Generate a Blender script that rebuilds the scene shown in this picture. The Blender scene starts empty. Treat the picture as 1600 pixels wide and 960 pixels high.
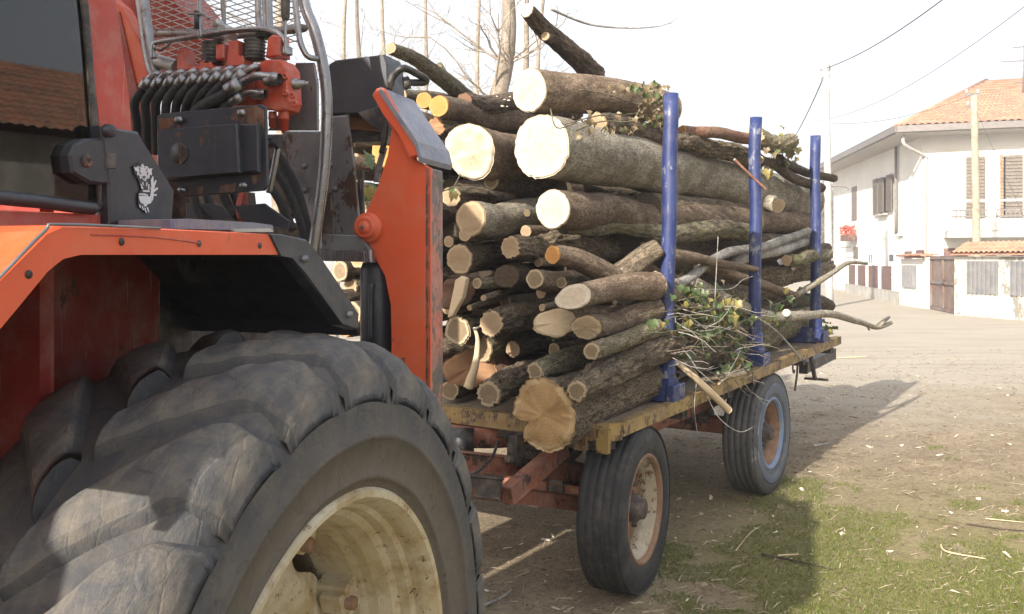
import bpy, bmesh, math, random
from mathutils import Vector, Matrix, noise
R = math.radians
rnd = random.Random(7)
S = bpy.context.scene
C = S.collection

# ------------------------------------------------------------------ camera, sky, sun, exposure
CAMH, FPX, HOR = 1.65, 1400.0, 405.0
cam = bpy.data.cameras.new("camera"); camo = bpy.data.objects.new("camera", cam); C.objects.link(camo)
camo.location = (0, 0, CAMH); camo.rotation_euler = (R(90), 0, 0)
cam.sensor_width = 36; cam.lens = 36 * FPX / 1600; cam.shift_y = -(480 - HOR) / 1600
cam.clip_start = .05; cam.clip_end = 2000
S.camera = camo
SUN_AZ, SUN_EL = 33.0, 27.5           # light travels towards azimuth SUN_AZ (from +Y to +X)
w = bpy.data.worlds.new("World"); S.world = w; w.use_nodes = True
nt = w.node_tree; bg = nt.nodes["Background"]
sky = nt.nodes.new("ShaderNodeTexSky"); sky.sky_type = 'NISHITA'; sky.sun_disc = False
sky.sun_elevation = R(SUN_EL); sky.sun_rotation = R(180 + SUN_AZ)
sky.air_density = 1.0; sky.dust_density = 8.0; sky.ozone_density = .6; sky.altitude = 200
# thin even veil of white haze over the whole sky
veil = nt.nodes.new("ShaderNodeMix"); veil.data_type = 'RGBA'; veil.inputs[0].default_value = .62; veil.inputs[7].default_value = (5.2, 5.35, 5.6, 1)
nt.links.new(sky.outputs[0], veil.inputs[6]); nt.links.new(veil.outputs[2], bg.inputs[0]); bg.inputs[1].default_value = .10
sl = bpy.data.lights.new("sun", 'SUN'); so = bpy.data.objects.new("sun", sl); C.objects.link(so)
sl.energy = 3.6; sl.angle = R(.6); sl.color = (1, .93, .82)
ld = Vector((math.sin(R(SUN_AZ)) * math.cos(R(SUN_EL)), math.cos(R(SUN_AZ)) * math.cos(R(SUN_EL)), -math.sin(R(SUN_EL))))
so.rotation_euler = ld.to_track_quat('-Z', 'Y').to_euler(); so.location = (-6, -8, 9)
S.view_settings.view_transform = 'Standard'; S.view_settings.look = 'None'
S.view_settings.exposure = 1.55; S.view_settings.gamma = 1
S.cycles.use_denoising = True; S.cycles.max_bounces = 6; S.cycles.transparent_max_bounces = 12

# ------------------------------------------------------------------ frames: the trailer and the tractor each have their own axes
def W(x, y, Y): return Vector(((x - 800) / FPX * Y, Y, CAMH - (y - HOR) / FPX * Y))
class Frame:
    def __init__(s, ox, oy, az):
        s.o = (ox, oy); s.u = (math.sin(R(az)), math.cos(R(az))); s.v = (math.cos(R(az)), -math.sin(R(az)))
    def at(s, u, v, z): return Vector((s.o[0] + u * s.u[0] + v * s.v[0], s.o[1] + u * s.u[1] + v * s.v[1], z))
    def onU(s, x, y, u):          # the point of plane u seen at x, y
        a = (x - 800) / FPX
        return W(x, y, (u + s.o[0] * s.u[0] + s.o[1] * s.u[1]) / (a * s.u[0] + s.u[1]))
    def onV(s, x, y, v):
        a = (x - 800) / FPX
        return W(x, y, (v + s.o[0] * s.v[0] + s.o[1] * s.v[1]) / (a * s.v[0] + s.v[1]))
    def mat(s, u, v, z, daz=0):   # local x = +v (outwards), y = -u... z up
        a = math.atan2(s.v[1], s.v[0]) + daz
        return Matrix.Translation(s.at(u, v, z)) @ Matrix.Rotation(a, 4, 'Z')
T = Frame(.67, 4.46, 34.0)       # trailer: origin at the outer face of its front wheel
K = Frame(-.30, 1.70, 18.0)      # tractor: origin at the outer face of its rear wheel
SL = .03
UV3 = Vector((T.u[0], T.u[1], SL)); VV3 = Vector((T.v[0], T.v[1], 0)); KU = Vector((K.u[0], K.u[1], 0)); KV = Vector((K.v[0], K.v[1], 0)); ZZ = Vector((0, 0, 1))
def gz(x, y):
    u = (x - T.o[0]) * T.u[0] + (y - T.o[1]) * T.u[1]
    t = min(max(u / 3.6, 0), 1)
    b = .012 * noise.noise((x * .9, y * .9, 3)) if y < 30 else 0
    return .105 * t * t * (3 - 2 * t) + b - .012
def TB(u, v, z): return T.at(u, v, z + SL * u)

# ------------------------------------------------------------------ mesh helpers
class MB:
    def __init__(s): s.v = []; s.f = []; s.a = []; s.sm = []
    def add(s, vs, fs, at=None, smooth=False):
        n = len(s.v); s.v += [Vector(p) for p in vs]; s.f += [tuple(i + n for i in f) for f in fs]
        s.sm += [smooth] * len(fs); s.a += at if at else [(p[0], p[1], p[2]) for p in vs]
        return s
    def obox(s, c, ax, ay, az):    # centre and three half-axis vectors, edges chamfered
        c, ax, ay, az = Vector(c), Vector(ax), Vector(ay), Vector(az)
        k = min(ax.length, ay.length, az.length) * .22
        bm = bmesh.new(); bmesh.ops.create_cube(bm, size=2)
        m = Matrix((ax, ay, az)).transposed()
        for q in bm.verts: q.co = c + m @ q.co
        bmesh.ops.bevel(bm, geom=bm.edges[:], offset=min(k, .012), segments=1, affect='EDGES')
        bm.verts.index_update(); s.add([q.co.copy() for q in bm.verts], [[q.index for q in f.verts] for f in bm.faces]); bm.free(); return s
    def box(s, c, d, rz=0):
        m = Matrix.Rotation(rz, 3, 'Z'); return s.obox(c, m @ Vector((d[0] / 2, 0, 0)), m @ Vector((0, d[1] / 2, 0)), (0, 0, d[2] / 2))
    def bar(s, p, q, w, h, up=ZZ):
        p, q = Vector(p), Vector(q); d = q - p; x = d.cross(up); x.normalize(); y = x.cross(d); y.normalize()
        return s.obox((p + q) / 2, d / 2, x * w / 2, y * h / 2)
    def prism(s, poly, vec):       # polygon extruded by vec, front edge chamfered a little
        poly = [Vector(p) for p in poly]; vec = Vector(vec); n = len(poly); c = sum(poly, Vector()) / n
        k = min(.004, vec.length * .3); d = vec.normalized()
        ins = [p + (c - p).normalized() * k * 1.2 for p in poly]; a = [p + d * k for p in poly]; b = [p + vec for p in poly]
        s.add(ins + a + b, [tuple(range(n)), tuple(range(3 * n - 1, 2 * n - 1, -1))] +
              [(i, (i + 1) % n, n + (i + 1) % n, n + i) for i in range(n)] + [(n + i, n + (i + 1) % n, 2 * n + (i + 1) % n, 2 * n + i) for i in range(n)])
        return s
    def tube(s, pts, r, n=10, cap=True, rough=0, seed=0, smooth=True):
        pts = [Vector(p) for p in pts]; m = len(pts)
        if not isinstance(r, (list, tuple)): r = [r] * m
        if len(r) != m: r = [r[0] + (r[-1] - r[0]) * i / (m - 1) for i in range(m)]
        t0 = (pts[1] - pts[0]).normalized(); x = t0.orthogonal().normalized()
        if abs(t0.z) < .9: x = t0.cross(ZZ).normalized()
        vs = []; at = []; sl_ = 0
        for i, p in enumerate(pts):
            t = (pts[min(i + 1, m - 1)] - pts[max(i - 1, 0)]).normalized()
            x = (x - t * x.dot(t)).normalized(); y = t.cross(x)
            if i: sl_ += (p - pts[i - 1]).length
            for k in range(n):
                a = 2 * math.pi * k / n; c_, s_ = math.cos(a), math.sin(a); q = r[i]
                if rough: q *= 1 + rough * noise.noise((c_ * 1.7 + seed, s_ * 1.7, sl_ / max(r[i], .01) * .4))
                vs.append(p + x * c_ * q + y * s_ * q); at.append((c_ * q, s_ * q, sl_))
        fs = [(i * n + k, i * n + (k + 1) % n, (i + 1) * n + (k + 1) % n, (i + 1) * n + k) for i in range(m - 1) for k in range(n)]
        s.add(vs, fs, at, smooth)
        if cap:
            b = len(s.v) - m * n; s.f += [tuple(range(b + n - 1, b - 1, -1)), tuple(range(b + (m - 1) * n, b + m * n))]; s.sm += [False, False]
        return s
    def lathe(s, prof, n=40, M=Matrix(), smooth=True, rfun=None, sharp=False):     # profile (x, r) about local x
        if sharp:
            for a, b in zip(prof, prof[1:]): s.lathe([a, b], n, M, smooth, rfun)
            return s
        vs = []; m = len(prof)
        for k in range(n):
            a = 2 * math.pi * k / n
            for (x, r) in prof:
                q = r + (rfun(x, r, a) if rfun else 0); vs.append(M @ Vector((x, q * math.cos(a), q * math.sin(a))))
        fs = [(k * m + i, k * m + i + 1, ((k + 1) % n) * m + i + 1, ((k + 1) % n) * m + i) for k in range(n) for i in range(m - 1)]
        return s.add(vs, fs, None, smooth)
    def ball(s, c, r, n=8, sq=(1, 1, 1)):
        bm = bmesh.new(); bmesh.ops.create_icosphere(bm, subdivisions=2, radius=1)
        s.add([Vector(c) + Vector((q.co.x * sq[0], q.co.y * sq[1], q.co.z * sq[2])) * r for q in bm.verts], [[q.index for q in f.verts] for f in bm.faces], None, True); bm.free(); return s
    def mesh(s, name, mat):
        me = bpy.data.meshes.new(name); me.from_pydata(s.v, [], s.f); me.materials.append(MAT[mat] if isinstance(mat, str) else mat)
        me.polygons.foreach_set("use_smooth", s.sm)
        at = me.attributes.new("lc", 'FLOAT_VECTOR', 'POINT'); at.data.foreach_set("vector", [c for p in s.a for c in p])
        me.update(); return me
    def build(s, name, mat, parent=None, M=None):
        me = s.mesh(name, mat)
        return link(name, me, parent, M)
def link(name, me, parent=None, M=None):
    o = bpy.data.objects.new(name, me); C.objects.link(o)
    if parent:
        o.parent = parent
        if parent.type == 'EMPTY': o.matrix_parent_inverse = Matrix.Translation(-parent.location)
        elif not parent.parent and parent.location.length: o.matrix_parent_inverse = Matrix.Translation(-parent.location)
    if M is not None: o.matrix_basis = M
    return o
def recentre(o):                   # the origin of a one-mesh thing goes to its middle
    me = o.data; n = len(me.vertices); c = Vector()
    for v in me.vertices: c += v.co
    c /= n; me.transform(Matrix.Translation(-c)); o.location = c; return o
def tag(o, label=None, cat=None, group=None, kind=None):
    for k, x in (("label", label), ("category", cat), ("group", group), ("kind", kind)):
        if x: o[k] = x
    return o
def empty(name, loc, label, cat, group=None):
    o = bpy.data.objects.new(name, None); C.objects.link(o); o.location = loc; o.empty_display_size = .1
    return tag(o, label, cat, group)
def smooth_path(ps, k=6):
    ps = [Vector(p) for p in ps]
    if len(ps) == 2: return [ps[0].lerp(ps[1], i / k) for i in range(k + 1)]
    out = []
    for i in range(len(ps) - 1):
        a = ps[max(i - 1, 0)]; b = ps[i]; c = ps[i + 1]; d = ps[min(i + 2, len(ps) - 1)]
        for j in range(k):
            t = j / k
            out.append(.5 * ((2 * b) + (c - a) * t + (2 * a - 5 * b + 4 * c - d) * t * t + (3 * b - a - 3 * c + d) * t ** 3))
    return out + [ps[-1]]

# ------------------------------------------------------------------ materials
MAT = {}
def newmat(name):
    m = bpy.data.materials.new(name); m.use_nodes = True; MAT[name] = m
    return m, m.node_tree.nodes, m.node_tree.links, m.node_tree.nodes["Principled BSDF"]
def node(N, t, **kw):
    n = N.new(t)
    for k, v in kw.items():
        if k.startswith('i_'): n.inputs[k[2:].replace('_', ' ')].default_value = v
        else: setattr(n, k, v)
    return n
def ramp(N, L, src, stops):
    r = N.new("ShaderNodeValToRGB"); e = r.color_ramp.elements
    while len(e) < len(stops): e.new(.5)
    for i, (p, c) in enumerate(stops):
        e[i].position = p; e[i].color = (c if len(c) == 4 else (*c, 1)) if not isinstance(c, (int, float)) else (c, c, c, 1)
    L.new(src, r.inputs[0]); return r.outputs[0]
def mix(N, L, f, a, b, mode='MIX'):
    m = N.new("ShaderNodeMix"); m.data_type = 'RGBA'; m.blend_type = mode
    for s, x in ((m.inputs[0], f), (m.inputs[6], a), (m.inputs[7], b)):
        if isinstance(x, (int, float)): s.default_value = x
        elif isinstance(x, tuple): s.default_value = (*x, 1) if len(x) == 3 else x
        else: L.new(x, s)
    return m.outputs[2]
def nz(N, L, vec, scale, detail=5, rough=.6, dist=0):
    n = node(N, "ShaderNodeTexNoise", i_Scale=scale, i_Detail=detail, i_Roughness=rough, i_Distortion=dist)
    if vec is not None: L.new(vec, n.inputs["Vector"])
    return n.outputs["Fac"]
def vmap(N, L, vec, sc):
    n = node(N, "ShaderNodeMapping"); n.inputs["Scale"].default_value = sc; L.new(vec, n.inputs[0]); return n.outputs[0]
def bumpn(N, L, b, h, st, dist):
    n = node(N, "ShaderNodeBump", i_Strength=st, i_Distance=dist); L.new(h, n.inputs["Height"]); L.new(n.outputs[0], b.inputs["Normal"])
def lcvec(N, L):
    a = node(N, "ShaderNodeAttribute", attribute_name="lc"); r = node(N, "ShaderNodeObjectInfo")
    s = node(N, "ShaderNodeVectorMath", operation='SCALE'); s.inputs[0].default_value = (37, 19, 53); L.new(r.outputs["Random"], s.inputs["Scale"])
    ad = node(N, "ShaderNodeVectorMath", operation='ADD'); L.new(a.outputs["Vector"], ad.inputs[0]); L.new(s.outputs[0], ad.inputs[1])
    return ad.outputs[0], a.outputs["Vector"], r.outputs["Random"]
def wposn(N): return N.new("ShaderNodeNewGeometry").outputs["Position"]

def paint(name, col, col2=None, wear=None, wamt=.55, scale=6, rough=.45, metal=0, bump=.15, wscale=9, spec=.5, dust=.25, dustcol=(.35, .3, .24), scr=.5):
    """painted metal: tone drift, dust, wear that shows rust or steel"""
    m, N, L, b = newmat(name); p = wposn(N); col2 = col2 or tuple(c * .75 for c in col)
    c = mix(N, L, ramp(N, L, nz(N, L, p, scale, 6), [(.40, 0), (.60, 1)]), col, col2)
    if dust: c = mix(N, L, ramp(N, L, nz(N, L, p, scale * 2.3, 8, .7), [(.46, 0), (.68, dust * 1.3)]), c, dustcol)
    rg = ramp(N, L, nz(N, L, p, 30, 4), [(.3, max(rough - .12, .05)), (.7, min(rough + .15, 1))])
    sc = ramp(N, L, nz(N, L, vmap(N, L, p, (130, 130, 5)), 1, 3, .6, .4), [(.66, 0), (.70, scr)]); c = mix(N, L, sc, c, dustcol)
    if wear:
        f = ramp(N, L, mix(N, L, .45, nz(N, L, p, wscale, 5, .6, .3), nz(N, L, vmap(N, L, p, (1, 1, .45)), wscale * 6, 7, .75)), [(wamt - .10, 0), (wamt - .075, 1)])
        wc = mix(N, L, nz(N, L, p, 55, 4), wear, tuple(x * .5 for x in wear)); c = mix(N, L, f, c, wc)
    L.new(c, b.inputs["Base Color"]); L.new(rg, b.inputs["Roughness"]); b.inputs["Metallic"].default_value = metal; b.inputs["Specular IOR Level"].default_value = spec
    if bump: bumpn(N, L, b, nz(N, L, p, 60, 6, .7), bump, .003)
    return m
RUST = (.16, .065, .028)
paint("orange", (.62, .098, .030), (.54, .078, .026), (.17, .09, .06), .70, 2.5, .45, wscale=7, dust=.3, dustcol=(.46, .16, .09))
paint("orange_dark", (.42, .055, .033), (.34, .044, .03), (.12, .07, .05), .72, 5, .5)
paint("orange_worn", (.46, .105, .058), (.27, .13, .10), (.12, .1, .09), .575, 4, .45, wscale=10)
paint("valve_red", (.50, .075, .035), (.40, .05, .028), (.30, .2, .16), .69, 12, .42, wscale=22)
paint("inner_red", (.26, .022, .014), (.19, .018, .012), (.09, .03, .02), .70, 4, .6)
paint("black_plastic", (.016, .018, .025), (.022, .025, .034), None, rough=.42, dust=.22, dustcol=(.06, .06, .068))
paint("black_rusty", (.020, .022, .031), (.027, .03, .04), RUST, .685, 6, .45, wscale=11, dust=.3, dustcol=(.065, .065, .072))
paint("rust_plate", RUST, (.1, .05, .03), (.05, .05, .055), .6, 9, .75, wscale=14)
paint("steel", (.30, .30, .31), (.22, .22, .23), (.2, .17, .14), .68, 8, .33, .85, wscale=25, dust=.15)
paint("steel_dull", (.15, .155, .165), (.2, .2, .21), (.12, .07, .05), .66, 4, .45, .6, wscale=7)
paint("galvanised", (.30, .31, .32), (.37, .37, .37), (.25, .22, .19), .7, 14, .4, .6)
paint("blue", (.012, .023, .098), (.016, .030, .12), (.18, .19, .24), .66, 5, .48, wscale=9, dust=.16, dustcol=(.13, .13, .18), scr=1)
paint("blue_grey", (.10, .12, .20), (.16, .17, .23), (.25, .25, .28), .6, 10, .4, wscale=30)
paint("yellow", (.30, .20, .06), (.19, .12, .045), (.10, .06, .035), .62, 7, .6, wscale=12)
paint("chassis_red", (.27, .095, .052), (.19, .07, .042), (.06, .04, .03), .655, 5, .7)
paint("chassis_dark", (.035, .028, .026), (.05, .035, .028), RUST, .68, 6, .7)
paint("rim_cream", (.50, .455, .34), (.40, .33, .19), (.16, .10, .05), .68, 5, .5, wscale=42, dust=.7, dustcol=(.26, .165, .055))
paint("rim_white", (.42, .38, .28), (.33, .27, .18), RUST, .64, 8, .5, wscale=20)
paint("rim_rust", (.22, .115, .058), (.16, .08, .04), (.4, .36, .3), .7, 9, .65)
paint("rim_blue", (.11, .18, .32), (.15, .21, .32), (.3, .25, .2), .7, 9, .5)
paint("decal_white", (.62, .63, .66), (.5, .51, .54), None, rough=.4, bump=0)
paint("black", (.012, .012, .014), (.02, .02, .022), None, rough=.5)
paint("white_wall", (.66, .65, .62), (.60, .59, .56), None, rough=.9, scale=.6, dust=.2, dustcol=(.55, .52, .46), bump=.2)
paint("dirty_wall", (.58, .56, .51), (.48, .46, .41), (.28, .26, .22), .63, 1.2, .9, wscale=1.4, dust=.5, dustcol=(.4, .38, .33))
paint("stone_base", (.42, .40, .36), (.3, .29, .26), None, rough=.9, scale=2)
paint("soffit", (.42, .40, .38), (.38, .36, .34), None, rough=.9)
paint("gutter", (.16, .14, .13), (.13, .12, .12), None, rough=.5)
paint("shutter", (.15, .125, .10), (.12, .1, .085), None, rough=.6)
paint("brown_panel", (.12, .045, .03), (.09, .04, .03), None, rough=.6, dust=.4)
paint("gate_brown", (.16, .09, .065), (.12, .08, .065), (.25, .2, .18), .62, 1.5, .6, wscale=2)
paint("grey_panel", (.15, .155, .165), (.18, .18, .19), None, rough=.6, scale=3)
paint("terracotta", (.43, .20, .125), (.35, .165, .10), (.30, .2, .14), .62, 1.5, .85, wscale=3)
paint("concrete", (.33, .32, .30), (.39, .38, .36), (.3, .29, .27), .68, 3, .9)
paint("pole_wood", (.36, .30, .22), (.28, .23, .17), None, rough=.9)
paint("wire", (.05, .05, .055), None, None, rough=.6, dust=0, bump=0)
paint("curtain", (.55, .5, .42), None, None, rough=.9)
paint("flower_red", (.6, .05, .04), (.5, .1, .05), None, rough=.7)
paint("dark_glass", (.02, .022, .025), None, None, rough=.08, dust=0, bump=0)

def rubber(name, base, dust, d0=.42, tint=None, tamt=0, wall=False):
    m, N, L, b = newmat(name); tc = N.new("ShaderNodeTexCoord").outputs["Object"]
    c = mix(N, L, nz(N, L, tc, 9, 6), base, tuple(x * 1.7 for x in base))
    c = mix(N, L, ramp(N, L, nz(N, L, tc, 8, 10, .78, .4), [(d0, 0), (d0 + .22, .9)]), c, dust)
    c = mix(N, L, ramp(N, L, nz(N, L, vmap(N, L, tc, (14, 2.4, 2.4)), 3, 8, .75), [(.5, 0), (.72, .55)]), c, tuple(x * 1.25 for x in dust))
    if wall:      # dried mud kept on the flat of the sidewall, wiped off near the tread
        sp = node(N, "ShaderNodeSeparateXYZ"); L.new(tc, sp.inputs[0]); cb = node(N, "ShaderNodeCombineXYZ"); L.new(sp.outputs[1], cb.inputs[1]); L.new(sp.outputs[2], cb.inputs[2])
        ln = node(N, "ShaderNodeVectorMath", operation='LENGTH'); L.new(cb.outputs[0], ln.inputs[0])
        e = mix(N, L, .12, ln.outputs["Value"], nz(N, L, tc, 9, 7, .7)); c = mix(N, L, ramp(N, L, e, [(.53, .85), (.60, 0)]), c, mix(N, L, nz(N, L, tc, 30, 6, .7), (.16, .132, .098), (.06, .052, .043)))
    c = mix(N, L, ramp(N, L, nz(N, L, vmap(N, L, tc, (9, 40, 40)), 1, 6, .75, .5), [(.30, .75), (.42, 0)]), c, tuple(x * .35 for x in base))
    if tint: c = mix(N, L, ramp(N, L, nz(N, L, tc, 6, 5), [(.3, tamt), (.75, tamt * .5)]), c, tint)
    L.new(c, b.inputs["Base Color"]); b.inputs["Roughness"].default_value = .72
    cr = node(N, 'ShaderNodeTexVoronoi', feature='DISTANCE_TO_EDGE', i_Scale=26); L.new(vmap(N, L, tc, (1, .45, .45)), cr.inputs['Vector']); h = mix(N, L, .5, nz(N, L, tc, 22, 8, .75), nz(N, L, vmap(N, L, tc, (60, 14, 14)), 2.2, 6, .8)); h = mix(N, L, .10, h, ramp(N, L, cr.outputs['Distance'], [(0, 0), (.05, 1)])); bumpn(N, L, b, h, .8, .009)
rubber("tyre", (.032, .033, .037), (.10, .088, .072), .45, None, 0, True)
rubber("tyre_lug", (.044, .044, .047), (.165, .142, .112), .42)
rubber("tyre_black", (.013, .013, .014), (.075, .07, .062), .5)
rubber("tyre_grey", (.04, .042, .045), (.10, .095, .088), .45)
rubber("tyre_blue", (.05, .055, .065), (.12, .12, .12), .5, (.12, .17, .26), .38)
rubber("hose", (.012, .012, .013), (.06, .058, .055), .52)

def bark(name, c1, c2, c3, ridge=1.0, moss=0.0, sc=1.0, bdist=.012):
    m, N, L, b = newmat(name); v, raw, rn = lcvec(N, L)
    st = vmap(N, L, v, (16 * sc, 16 * sc, 4.5 * sc)); n1 = nz(N, L, st, 2.2, 8, .7, .8)
    n2 = nz(N, L, v, 7, 6, .65); fine = nz(N, L, vmap(N, L, v, (60, 60, 24)), 2, 5, .7)
    c = mix(N, L, ramp(N, L, n1, [(.40, 0), (.60, 1)]), c1, c2)
    c = mix(N, L, ramp(N, L, n2, [(.46, 0), (.62, .85)]), c, c3)
    c = mix(N, L, ramp(N, L, fine, [(.38, .8), (.55, 0)]), c, tuple(x * .3 for x in c1))
    if moss: c = mix(N, L, ramp(N, L, nz(N, L, v, 5, 7, .7), [(.62 - moss * .3, 0), (.78 - moss * .3, .85)]), c, (.10, .11, .035))
    va = node(N, "ShaderNodeHueSaturation"); L.new(c, va.inputs["Color"]); L.new(ramp(N, L, rn, [(0, 1.05), (1, 1.7)]), va.inputs["Value"])
    L.new(va.outputs[0], b.inputs["Base Color"]); b.inputs["Roughness"].default_value = .9; b.inputs["Specular IOR Level"].default_value = .2
    h = mix(N, L, .35, n1, fine); bumpn(N, L, b, h, min(ridge, 1), bdist)
bark("bark_smooth", (.16, .145, .115), (.26, .235, .195), (.125, .10, .072), .7, .18, .5, .012)
bark("bark_brown", (.105, .075, .052), (.20, .15, .108), (.085, .06, .042), .8, .08, .7, .012)
bark("bark_rough", (.06, .046, .032), (.24, .19, .135), (.14, .112, .08), 1, .15, 1, .03)
bark("bark_mossy", (.075, .062, .042), (.22, .185, .13), (.15, .135, .085), 1, .35, 1, .02)
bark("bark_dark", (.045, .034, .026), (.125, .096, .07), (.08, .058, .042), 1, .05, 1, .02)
bark("bark_silver", (.26, .245, .225), (.34, .325, .30), (.18, .165, .145), .4, .05, .6, .004)
bark("bark_red", (.15, .075, .05), (.21, .12, .08), (.12, .09, .065), .6, 0, .8, .007)
bark("bark_tree", (.21, .175, .14), (.31, .265, .215), (.17, .145, .115), .9, .05, .35, .03)

def cutwood(name, heart, sap, edge=.8, ring=.25, crack=.3, soft=.08):
    m, N, L, b = newmat(name); v, raw, rn = lcvec(N, L)
    sp = node(N, "ShaderNodeSeparateXYZ"); L.new(raw, sp.inputs[0])
    cb = node(N, "ShaderNodeCombineXYZ"); L.new(sp.outputs[0], cb.inputs[0]); L.new(sp.outputs[1], cb.inputs[1])
    ln = node(N, "ShaderNodeVectorMath", operation='LENGTH'); L.new(cb.outputs[0], ln.inputs[0])   # 0 pith .. 1 bark
    wob = node(N, "ShaderNodeMath", operation='MULTIPLY_ADD'); L.new(nz(N, L, v, 2.2, 4), wob.inputs[0]); wob.inputs[1].default_value = .16; L.new(ln.outputs["Value"], wob.inputs[2])
    wv = node(N, "ShaderNodeMath", operation='SINE'); ml = node(N, "ShaderNodeMath", operation='MULTIPLY'); L.new(wob.outputs[0], ml.inputs[0]); ml.inputs[1].default_value = 62; L.new(ml.outputs[0], wv.inputs[0])
    c = mix(N, L, ramp(N, L, wob.outputs[0], [(edge, 0), (edge + soft, 1)]), heart, sap)
    c = mix(N, L, ramp(N, L, wv.outputs[0], [(.1, 0), (.9, ring)]), c, tuple(x * .66 for x in heart))
    c = mix(N, L, ramp(N, L, nz(N, L, vmap(N, L, v, (2, 22, 2)), 2.5, 6, .7), [(.5, 0), (.75, crack)]), c, tuple(x * .5 for x in heart))
    nm = node(N, "ShaderNodeVectorMath", operation='NORMALIZE'); L.new(cb.outputs[0], nm.inputs[0]); ad = node(N, "ShaderNodeVectorMath", operation='ADD'); L.new(nm.outputs[0], ad.inputs[0]); sc_ = node(N, "ShaderNodeVectorMath", operation='SCALE'); sc_.inputs[0].default_value = (31, 17, 43); L.new(rn, sc_.inputs["Scale"]); L.new(sc_.outputs[0], ad.inputs[1])
    c = mix(N, L, ramp(N, L, nz(N, L, ad.outputs[0], 9, 4, .7), [(.665, 0), (.69, .55)]), c, tuple(x * .33 for x in heart))
    c = mix(N, L, ramp(N, L, nz(N, L, vmap(N, L, v, (3, 70, 3)), 1, 3, .6), [(.5, 0), (.62, .3)]), c, tuple(x * .6 for x in heart))
    c = mix(N, L, ramp(N, L, nz(N, L, v, 5, 7, .75), [(.5, 0), (.7, .45)]), c, (.20, .15, .10))
    c = mix(N, L, ramp(N, L, ln.outputs["Value"], [(.02, .5), (.10, 0)]), c, tuple(x * .45 for x in heart))
    c = mix(N, L, ramp(N, L, nz(N, L, v, 1.6, 5), [(.55, 0), (.75, .35)]), c, (.35, .25, .14))
    L.new(c, b.inputs["Base Color"]); b.inputs["Roughness"].default_value = .85; b.inputs["Specular IOR Level"].default_value = .2
    bumpn(N, L, b, nz(N, L, vmap(N, L, v, (3, 40, 3)), 3, 6, .7), .35, .004)
cutwood("cut_pale", (.52, .43, .32), (.60, .52, .41), .8, .22, .3)
cutwood("cut_tan", (.33, .24, .15), (.42, .325, .21), .86, .3, .3)
cutwood("cut_ringed", (.22, .165, .105), (.47, .385, .26), .84, .35, .25)
cutwood("cut_orange", (.48, .23, .07), (.50, .28, .10), .85, .3, .2)
cutwood("cut_gold", (.40, .255, .115), (.46, .33, .18), .9, .3, .55)
def splitwood(name, a, b_):
    m, N, L, b = newmat(name); p = wposn(N)
    c = mix(N, L, nz(N, L, vmap(N, L, p, (8, 8, 30)), 3, 6, .7), a, b_); L.new(c, b.inputs["Base Color"]); b.inputs["Roughness"].default_value = .85
    bumpn(N, L, b, nz(N, L, vmap(N, L, p, (10, 10, 60)), 4, 5), .5, .005)
splitwood("split_pale", (.62, .50, .34), (.48, .36, .22))
splitwood("split_orange", (.34, .19, .095), (.20, .105, .055))

def leafmat(name, a, b_, tr=.25):
    m, N, L, b = newmat(name); ob = node(N, "ShaderNodeObjectInfo").outputs["Random"]; p = wposn(N)
    c = mix(N, L, ob, a, b_); c = mix(N, L, nz(N, L, p, 60, 4), c, tuple(x * .6 for x in a))
    L.new(c, b.inputs["Base Color"]); b.inputs["Roughness"].default_value = .45
    t = N.new("ShaderNodeBsdfTranslucent"); L.new(c, t.inputs[0]); mx = N.new("ShaderNodeMixShader"); mx.inputs[0].default_value = tr
    L.new(b.outputs[0], mx.inputs[1]); L.new(t.outputs[0], mx.inputs[2]); L.new(mx.outputs[0], N["Material Output"].inputs[0])
leafmat("leaf_green", (.075, .12, .035), (.16, .19, .075)); leafmat("leaf_yellow", (.30, .27, .07), (.36, .26, .10)); leafmat("leaf_dry", (.25, .18, .10), (.2, .17, .09))
leafmat("grass_blade", (.17, .215, .04), (.225, .235, .065), .35)

def glassmat(name, tint, refl):
    m, N, L, b = newmat(name); g = node(N, "ShaderNodeBsdfGlossy", i_Roughness=.012); t = node(N, "ShaderNodeBsdfTransparent", i_Color=(*tint, 1))
    fr = node(N, "ShaderNodeFresnel", i_IOR=1.5); ml = node(N, "ShaderNodeMath", operation='MULTIPLY_ADD'); ml.inputs[1].default_value = 1.05; ml.inputs[2].default_value = refl
    L.new(fr.outputs[0], ml.inputs[0]); mx = N.new("ShaderNodeMixShader"); L.new(ml.outputs[0], mx.inputs[0]); L.new(t.outputs[0], mx.inputs[1]); L.new(g.outputs[0], mx.inputs[2])
    L.new(mx.outputs[0], N["Material Output"].inputs[0])
glassmat("cab_glass", (.55, .55, .50), .03)

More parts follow.
